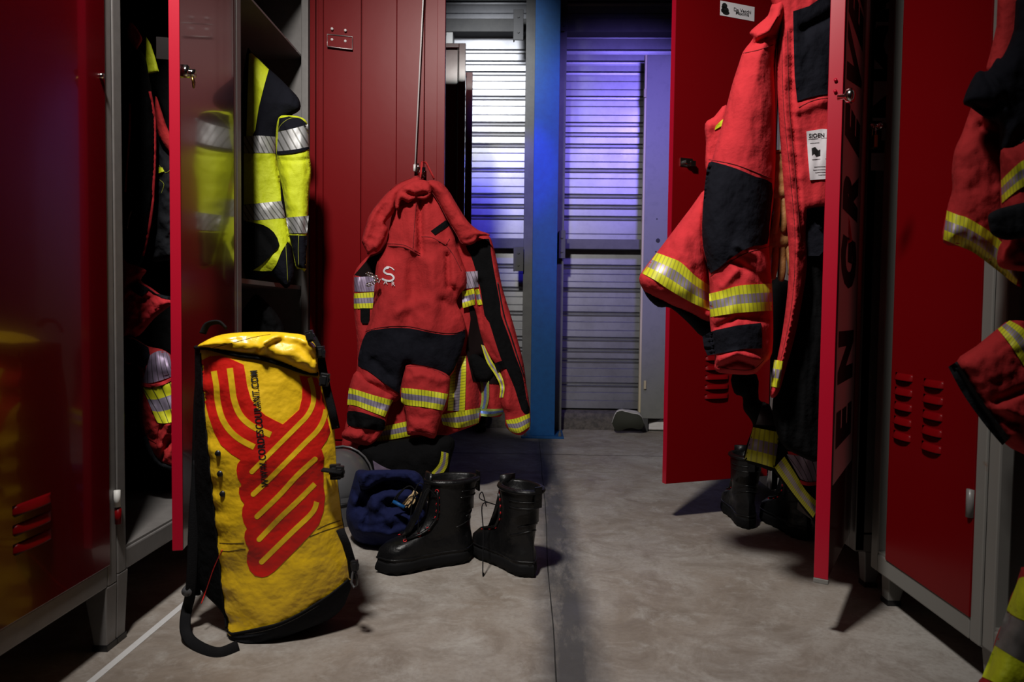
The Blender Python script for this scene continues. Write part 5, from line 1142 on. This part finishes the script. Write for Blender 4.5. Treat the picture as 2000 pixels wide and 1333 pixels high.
# ================================================================== BOOTS
def foot_half(x, L_):              # half width of the foot at fraction x from heel
    t = x / L_
    pts = [(0, 0.0), (0.02, 0.018), (0.08, 0.032), (0.2, 0.037), (0.4, 0.036), (0.55, 0.041), (0.72, 0.050), (0.84, 0.049), (0.93, 0.038), (0.98, 0.020), (1.0, 0.0)]
    for (a, va), (b, vb) in zip(pts, pts[1:]):
        if t <= b: s_ = (t - a) / (b - a); s_ = s_ * s_ * (3 - 2 * s_) if 0.1 < t < .9 else s_; return va + (vb - va) * s_
    return 0
def boot(loc, yaw, label, L_=0.305, Hh=0.275, grp=None, open_front=0.0, laces=True, name='work_boot', tilt=None):
    t = thing(name, loc, label, 'boot', grp)
    ca, sa = math.cos(yaw), math.sin(yaw); base = Vector(loc)
    W = (lambda x, y, z: base + Vector((x * ca - y * sa, x * sa + y * ca, z)))
    n = 40
    def ring(x0, x1, wfac, z, tread=0.0, footness=1.0, rnd=0.0, wabs=None):
        out = []
        for k in range(n):
            q = 2 * math.pi * k / n; x = (x0 + x1) / 2 + (x1 - x0) / 2 * math.cos(q)
            if footness > 0:
                xf = x
                fw = foot_half(max(0, min(L_, xf)), L_) * wfac * (L_ / 0.305)
                el = abs(math.sin(q))
                yy = fw * min(1, el * 1.6 if footness >= 1 else el * 1.3)
            else: yy = 0
            ye = (wabs or 0.05) * abs(math.sin(q))
            y = footness * yy + (1 - footness) * ye
            y = math.copysign(y, math.sin(q))
            if tread and k % 2 == 0: y *= 1 - tread; x = x - tread * 0.02 * math.copysign(1, x - L_ / 2)
            out.append(W(x, y, z))
        return out
    # sole
    mb = MB(); e = 0.005
    mb.loft([ring(0.003, L_ - 0.012, 1.0, 0.0, 0.16), ring(-e * .6, L_ - .002, 1.06, 0.006, 0.14), ring(-e, L_ + e, 1.12, 0.013), ring(-e, L_ + e, 1.12, 0.021), ring(-e * .6, L_ + e * .2, 1.10, 0.031), ring(0, L_ - .003, 1.06, 0.040)])
    mb.build('sole', 'rubber', t, True)
    # shaft
    sl_ = [(0.036, 0.0, L_ - 0.002, 1.06, 1.0, .05), (0.055, 0.001, L_ - 0.001, 1.06, 1.0, .05), (0.072, 0.001, L_ - 0.008, 1.02, 1.0, .05), (0.086, 0.003, L_ - 0.028, 0.96, .95, .045), (0.096, 0.006, L_ - 0.062, 0.90, .85, .043), (0.108, 0.008, L_ - 0.098, 0.9, .6, .043),
           (0.122, 0.009, L_ - 0.122, 0.9, .35, .043), (0.14, 0.009, L_ - 0.143, 0.9, .1, .044), (0.165, 0.006, L_ - 0.158, 0.9, 0, .046), (0.20, -0.001, L_ - 0.160, 0.9, 0, .050), (0.235, -0.008, L_ - 0.158, 0.9, 0, .054), (Hh - 0.012, -0.013, L_ - 0.154, 0.9, 0, .057), (Hh, -0.014, L_ - 0.154, 0.9, 0, .057)]
    rg = []
    for (z, a, b, wf, ft, wa) in sl_:
        r_ = ring(a, b, wf, z, 0, ft, 0, wa); rr = []
        for p in r_:
            d = p - base; nn = 0.0022 * fbm(d.x * 30, d.y * 30, z * 45)
            rr.append(p + (p - W((a + b) / 2, 0, z)).normalized() * nn)
        rg.append(rr)
    (z, a, b, wf, ft, wa) = sl_[-1]
    rg.append(ring(a + .006, b - .006, wf, z + 0.003, 0, 0, 0, wa - .006)); rg.append(ring(a + .011, b - .011, wf, z - 0.004, 0, 0, 0, wa - .011)); rg.append(ring(a + .012, b - .012, wf, z - 0.10, 0, 0, 0, wa - .012))
    sh = MB().loft(rg, cap0=False).build('shaft', 'leather', t, True)
    # padded collar, heel counter, toe cap seams
    def loop(z, dd, r, q0=0, q1=6.2832, m=30, nm='collar', mt='leather', dz=0.0, par=t):
        def at(zz):
            for s0, s1 in zip(sl_, sl_[1:]):
                if zz <= s1[0]:
                    f = (zz - s0[0]) / (s1[0] - s0[0]); return [s0[i] + (s1[i] - s0[i]) * f for i in range(6)]
            return list(sl_[-1])
        pts = []
        for k in range(m + 1):
            q = q0 + (q1 - q0) * k / m; zz = z + dz * math.sin((q - q0) / (q1 - q0) * math.pi); s_ = at(zz); x = (s_[1] + s_[2]) / 2 + (s_[2] - s_[1]) / 2 * math.cos(q)
            fw = foot_half(max(0, min(L_, x)), L_) * s_[3] * (L_ / .305) * min(1, abs(math.sin(q)) * 1.6); y = math.copysign(s_[4] * fw + (1 - s_[4]) * s_[5] * abs(math.sin(q)), math.sin(q))
            c_ = W((s_[1] + s_[2]) / 2, 0, zz); p = W(x, y, zz); pts.append(p + (p - c_).normalized() * dd)
        full = q1 - q0 > 6.2
        return MB().tube(pts[:-1] if full else pts, r, 6, closed=full).build(nm, mt, par, True)
    loop(Hh - 0.006, 0.001, 0.007)
    for z_ in (Hh - 0.035, Hh - 0.055): loop(z_, 0.0005, 0.0022, math.pi * 0.55, math.pi * 1.45, nm='seam')
    loop(0.15, 0.0, 0.0028, math.pi * 0.72, math.pi * 1.28, nm='seam', dz=0.012); loop(0.12, 0.0, 0.0022, math.pi * 0.6, math.pi * 1.4, nm='seam', dz=0.02)
    loop(0.048, 0.0005, 0.003, 0, 6.2832, 60, nm='welt')
    # pull tab at the heel, zip strip on the side
    MB().box(-0.020, -0.014, -0.012, 0.012, Hh - 0.05, Hh + 0.012, W).build('pull_tab', 'leather', t)
    # tongue rising over the front
    mb = MB(); rgt = []
    for k in range(9):
        f = k / 8; z = 0.10 + (Hh + 0.02 - 0.10) * f; x = (L_ - 0.085) * (1 - f) ** 1.6 + (L_ - 0.163) * (1 - (1 - f) ** 1.6) + 0.004; hw = 0.022 + 0.008 * f
        rgt.append([W(x - 0.006, -hw, z), W(x + 0.002, -hw * .6, z), W(x + 0.005, 0, z), W(x + 0.002, hw * .6, z), W(x - 0.006, hw, z), W(x - 0.010, 0, z)])
    mb.loft(rgt); mb.build('tongue', 'leather', t, True)
    # eyelet facings, red eyelets and laces
    bv = world_bvh(sh); eye = {1: [], -1: []}
    for s_ in (1, -1):
        for k in range(8):
            f = k / 7; z = 0.092 + (Hh - 0.03 - 0.092) * f
            yy = s_ * (0.030 + 0.006 * f)
            o_ = W(L_ + 0.15, yy, z + (0.05 if f < .3 else 0.0)); tgt = W(L_ * 0.35, yy, z - (0.02 if f < .3 else 0))
            h_ = bv.ray_cast(o_, (tgt - o_).normalized())
            if h_[0] is None: continue
            p, nn = h_[0], h_[1]
            if nn.dot(o_ - p) < 0: nn = -nn
            eye[s_].append(p + nn * 0.006)
            a_ = nn.cross(Vector((0, 0, 1))).normalized(); c_ = nn.cross(a_)
            MB().tube([p + nn * 0.0025 + a_ * 0.0052 * math.cos(j * 0.785) + c_ * 0.0052 * math.sin(j * 0.785) for j in range(8)], 0.0016, 6, closed=True).build('eyelet', 'eyelet_red', t, True)
        if len(eye[s_]) > 2:
            MB().tube([p - Vector((0, 0, 0)) + (p - W(L_ * .3, 0, p.z)).normalized() * -0.004 for p in eye[s_]], 0.008, 8, 0.5).build('eyelet_facing', 'leather', t, True)
    if laces:
        m_ = min(len(eye[1]), len(eye[-1])); zz = []
        for k in range(m_): zz.append(eye[1 if k % 2 else -1][k] + Vector((0, 0, 0.0))); zz.append(eye[-1 if k % 2 else 1][k])
        for seq_ in (range(m_),):
            for k in range(m_ - 1):
                for s_ in (1, -1):
                    a_ = eye[s_][k]; b_2 = eye[-s_][k + 1]; md_ = (a_ + b_2) / 2 + (W(1, 0, 0) - W(0, 0, 0)) * 0.010
                    MB().tube([a_, md_, b_2], 0.0018, 6).build('lace', 'webbing', t, True)
    return t, W, eye
# pair in the middle of the aisle
toeA = pZ(748, 1118); heelA = pZ(922, 1092)
yawA = math.atan2(toeA.y - heelA.y, toeA.x - heelA.x); LA = (toeA - heelA).length + 0.02
tA, WA, eA = boot((heelA.x, heelA.y, 0), yawA, 'black lace-up boot with red eyelets, its toe pointing to the yellow bag', LA, 0.27, 'black lace-up boots in the aisle')
for s_ in (1, -1):
    if len(eA[s_]) > 6:
        a = eA[s_][6]; MB().tube(sm3([a, a + Vector((-0.03, -0.01, 0.03)), a + Vector((-0.05, -0.02, -0.03)), a + Vector((-0.055, -0.02, -0.10))]), 0.0018, 6).build('lace', 'webbing', tA, True)
heelB = pZ(1042, 1132); yawB = math.radians(128)
tB, WB, eB = boot((heelB.x, heelB.y + 0.005, 0), yawB, 'black lace-up boot seen from behind, one lace hanging to the floor', 0.30, 0.265, 'black lace-up boots in the aisle')
a = eB[1][5] if len(eB[1]) > 5 else WB(.2, 0, .2)
MB().tube(sm3([a, pY(943, 985, a.y - 0.02), pY(944, 1040, a.y - 0.03), pZ(943, 1120, 0.012), pZ(945, 1120, 0.004)]), 0.0018, 6).build('lace', 'webbing', tB, True)
MB().tube(sm3([a, pY(938, 975, a.y), pY(942, 962, a.y), pY(950, 990, a.y)]), 0.0018, 6).build('lace', 'webbing', tB, True)
# pair under the trousers behind the slogan door
hC = pZ(1462, 1036); boot((hC.x, hC.y, 0), math.radians(86), 'black boot under the banded trousers, heel turned to the camera', 0.29, 0.27, 'black boots behind the slogan door')
hD = pZ(1578, 1060); boot((hD.x, hD.y + 0.01, 0), math.radians(98), 'black boot in deep shade between the upright boot and the slogan door', 0.29, 0.26, 'black boots behind the slogan door', laces=False)
# dark boot far behind the hanging jacket
hE = pZ(940, 846); boot((hE.x, hE.y, 0), math.radians(100), 'small dark boot far back on the floor behind the hem of the hanging jacket', 0.27, 0.16, laces=False)

# ================================================================== NAVY CLOTH BAG WITH GLOVES, HELMET
T = thing('cloth_bag', (-0.55, 2.27, 0), 'slumped navy blue cloth bag on the floor between the yellow bag and the lace-up boots', 'bag')
Yb_ = 2.27
nb = puff('body', [(690, 940), (700, 918), (735, 922), (770, 918), (800, 925), (824, 950), (835, 985), (836, 1030), (820, 1052), (780, 1066), (735, 1070), (700, 1060), (682, 1035), (676, 1000)], Yb_, 0.13, 'blue_cloth', T, R=60, back=0.9, step=6, wr=(0.018, 28, 28),
          folds=[([(705, 990), (720, 960), (750, 945)], 9, -0.03), ([(690, 960), (720, 1000), (715, 1030)], 8, -0.02), ([(760, 985), (800, 1000), (830, 985)], 10, -0.02), ([(740, 960), (790, 950)], 12, -0.015), ([(700, 1035), (760, 1045), (820, 1025)], 8, 0.012)])
puff('rim', [(700, 932), (715, 920), (760, 918), (810, 920), (828, 940), (830, 965), (815, 955), (790, 940), (750, 940), (720, 955), (705, 955)], Yb_ - 0.10, 0.03, 'blue_cloth', T, R=10, back=0.8, step=5, wr=(0.012, 15, 15))
cp = [pY(x, y, 2.12) for x, y in ((765, 985), (778, 965), (800, 950), (812, 965), (800, 985), (785, 988), (775, 975), (790, 955))]
MB().tube(sm3(cp), 0.0022, 6).build('drawstring', 'webbing', T, True)
c0 = pY(780, 988, 2.11); MB().tube([pY(768, 980, 2.12), pY(790, 992, 2.11)], 0.006, 8).build('cord_lock', 'blue_paint', T, True)
glove('work_glove', 'pale leather glove sticking out of the mouth of the navy cloth bag', ((812, 962), (790, 992)), 2.15, 1, 'pale_glove', 1)
gl_ = pY(795, 975, 2.16)
T = thing('fire_helmet', (-0.64, 2.56, 0), 'grey shell helmet on the floor half hidden behind the yellow bag', 'helmet')
hc = pY(662, 945, 2.56); hr = 0.125; mb = MB(); rg = []
for i in range(13):
    th = math.pi / 2 * i / 12; z = hc.z + hr * 1.05 * math.sin(th) - 0.0; r_ = hr * math.cos(th) + 0.0005
    rg.append([Vector((hc.x + r_ * 0.95 * math.cos(q), 2.56 + r_ * 1.15 * math.sin(q), z)) for q in [6.2832 * k / 32 for k in range(32)]])
rg = [[v + Vector((0, 0, -0.05)) for v in rg[0]]] + rg
mb.loft(rg, cap0=True).build('shell', 'helmet_grey', T, True)
MB().tube([Vector((hc.x + (hr + .004) * 0.95 * math.cos(q), 2.56 + (hr + .004) * 1.15 * math.sin(q), hc.z - 0.048 + 0.008 * math.cos(q))) for q in [6.2832 * k / 32 for k in range(32)]], 0.007, 6, closed=True).build('brim', 'plastic_black', T, True)
mb = MB(); mb.loft([[Vector((hc.x + (hr * 0.95 + .004) * math.cos(q) * k2, 2.56 + (hr * 1.15 + .004) * math.sin(q) * k2, zz)) for q in [-1.2 + 2.2 * k / 14 for k in range(15)]] for zz, k2 in ((hc.z - 0.02, 1.0), (hc.z - 0.10, 1.02), (hc.z - 0.13, 0.96))], closed=False, cap0=False, cap1=False)
mb.build('visor', 'helmet_grey', T, True)
MB().tube([Vector((hc.x + (hr + .002) * 0.95 * math.cos(q), 2.56 + (hr + .002) * 0.4, hc.z + (hr + .002) * 1.05 * math.sin(q))) for q in [k * .26 for k in range(13)]], 0.004, 6).build('ridge', 'helmet_grey', T, True)
mb = MB(); mb.loft([[Vector((hc.x + r_ * math.cos(q), 2.56 + r_ * 1.1 * math.sin(q), z)) for q in [6.2832 * k / 24 for k in range(24)]] for z, r_ in ((0.0, 0.09), (0.05, 0.105), (hc.z - 0.055, 0.11))]); mb.build('neck_guard', 'black_cloth', T, True)

# ================================================================== WHITE SHOES BY THE FAR WALL
def sneaker(fn, label, org, grp='white sneakers by the wall'):
    t = thing('sneaker', tuple(org), label, 'shoe', grp); L_ = 0.27; n = 32
    def ring(x0, x1, wf, z, wcut=1.0):
        out = []
        for k in range(n):
            q = 6.2832 * k / n; x = (x0 + x1) / 2 + (x1 - x0) / 2 * math.cos(q); y = math.copysign(foot_half(max(0, min(L_, x)), L_) * wf * min(1, abs(math.sin(q)) * 1.6), math.sin(q)); out.append(fn(x, y, z))
        return out
    MB().loft([ring(0.003, L_ - .003, 1.0, 0.0), ring(0, L_, 1.06, 0.006), ring(0, L_, 1.06, 0.010)]).build('outsole', 'shoe_sole', t, True)
    MB().loft([ring(0, L_, 1.08, 0.010), ring(-.002, L_ + .002, 1.1, 0.018), ring(0, L_, 1.06, 0.030)]).build('midsole', 'shoe_white', t, True)
    MB().loft([ring(0, L_ - .002, 1.02, 0.028), ring(0.001, L_ - .01, 1.0, 0.045), ring(0.002, L_ - .05, .92, 0.06), ring(0.003, L_ - .09, .86, 0.075), ring(0.003, L_ - .13, .84, 0.092), ring(0.010, L_ - .135, .72, 0.094), ring(0.014, L_ - .14, .66, 0.07)], cap0=False).build('upper', 'shoe_white', t, True)
    mb = MB()
    for k in range(4): mb = MB(); x = L_ - .075 - k * .018; z = 0.058 + k * .010; mb.tube([fn(x, -0.024, z), fn(x, 0, z + 0.008), fn(x, 0.024, z)], 0.0022, 6); mb.build('lace', 'shoe_white', t, True)
    return t
o1 = pY(1260, 838, 4.47); o1.z = 0.0
# first shoe tipped on its side, sole to the camera
sneaker(lambda x, y, z: o1 + Vector((-x * 0.78, 0.02 + z * 0.8 + x * 0.1, 0.066 + y * 1.25 + 0.30 * z + 0.10 * x * (0.27 - x) * 12)), 'white sneaker lying on its side by the wall, dark sole turned to the camera', o1)
o2 = pZ(1252, 838) + Vector((0.0, -0.02, 0)); s_ = math.radians(-12)
sneaker(lambda x, y, z: o2 + Vector(((0.27 - x) * math.cos(s_) - y * math.sin(s_), (0.27 - x) * math.sin(s_) + y * math.cos(s_), z * 0.85)), 'white sneaker lying flat by the wall, next to the red door edge', o2)
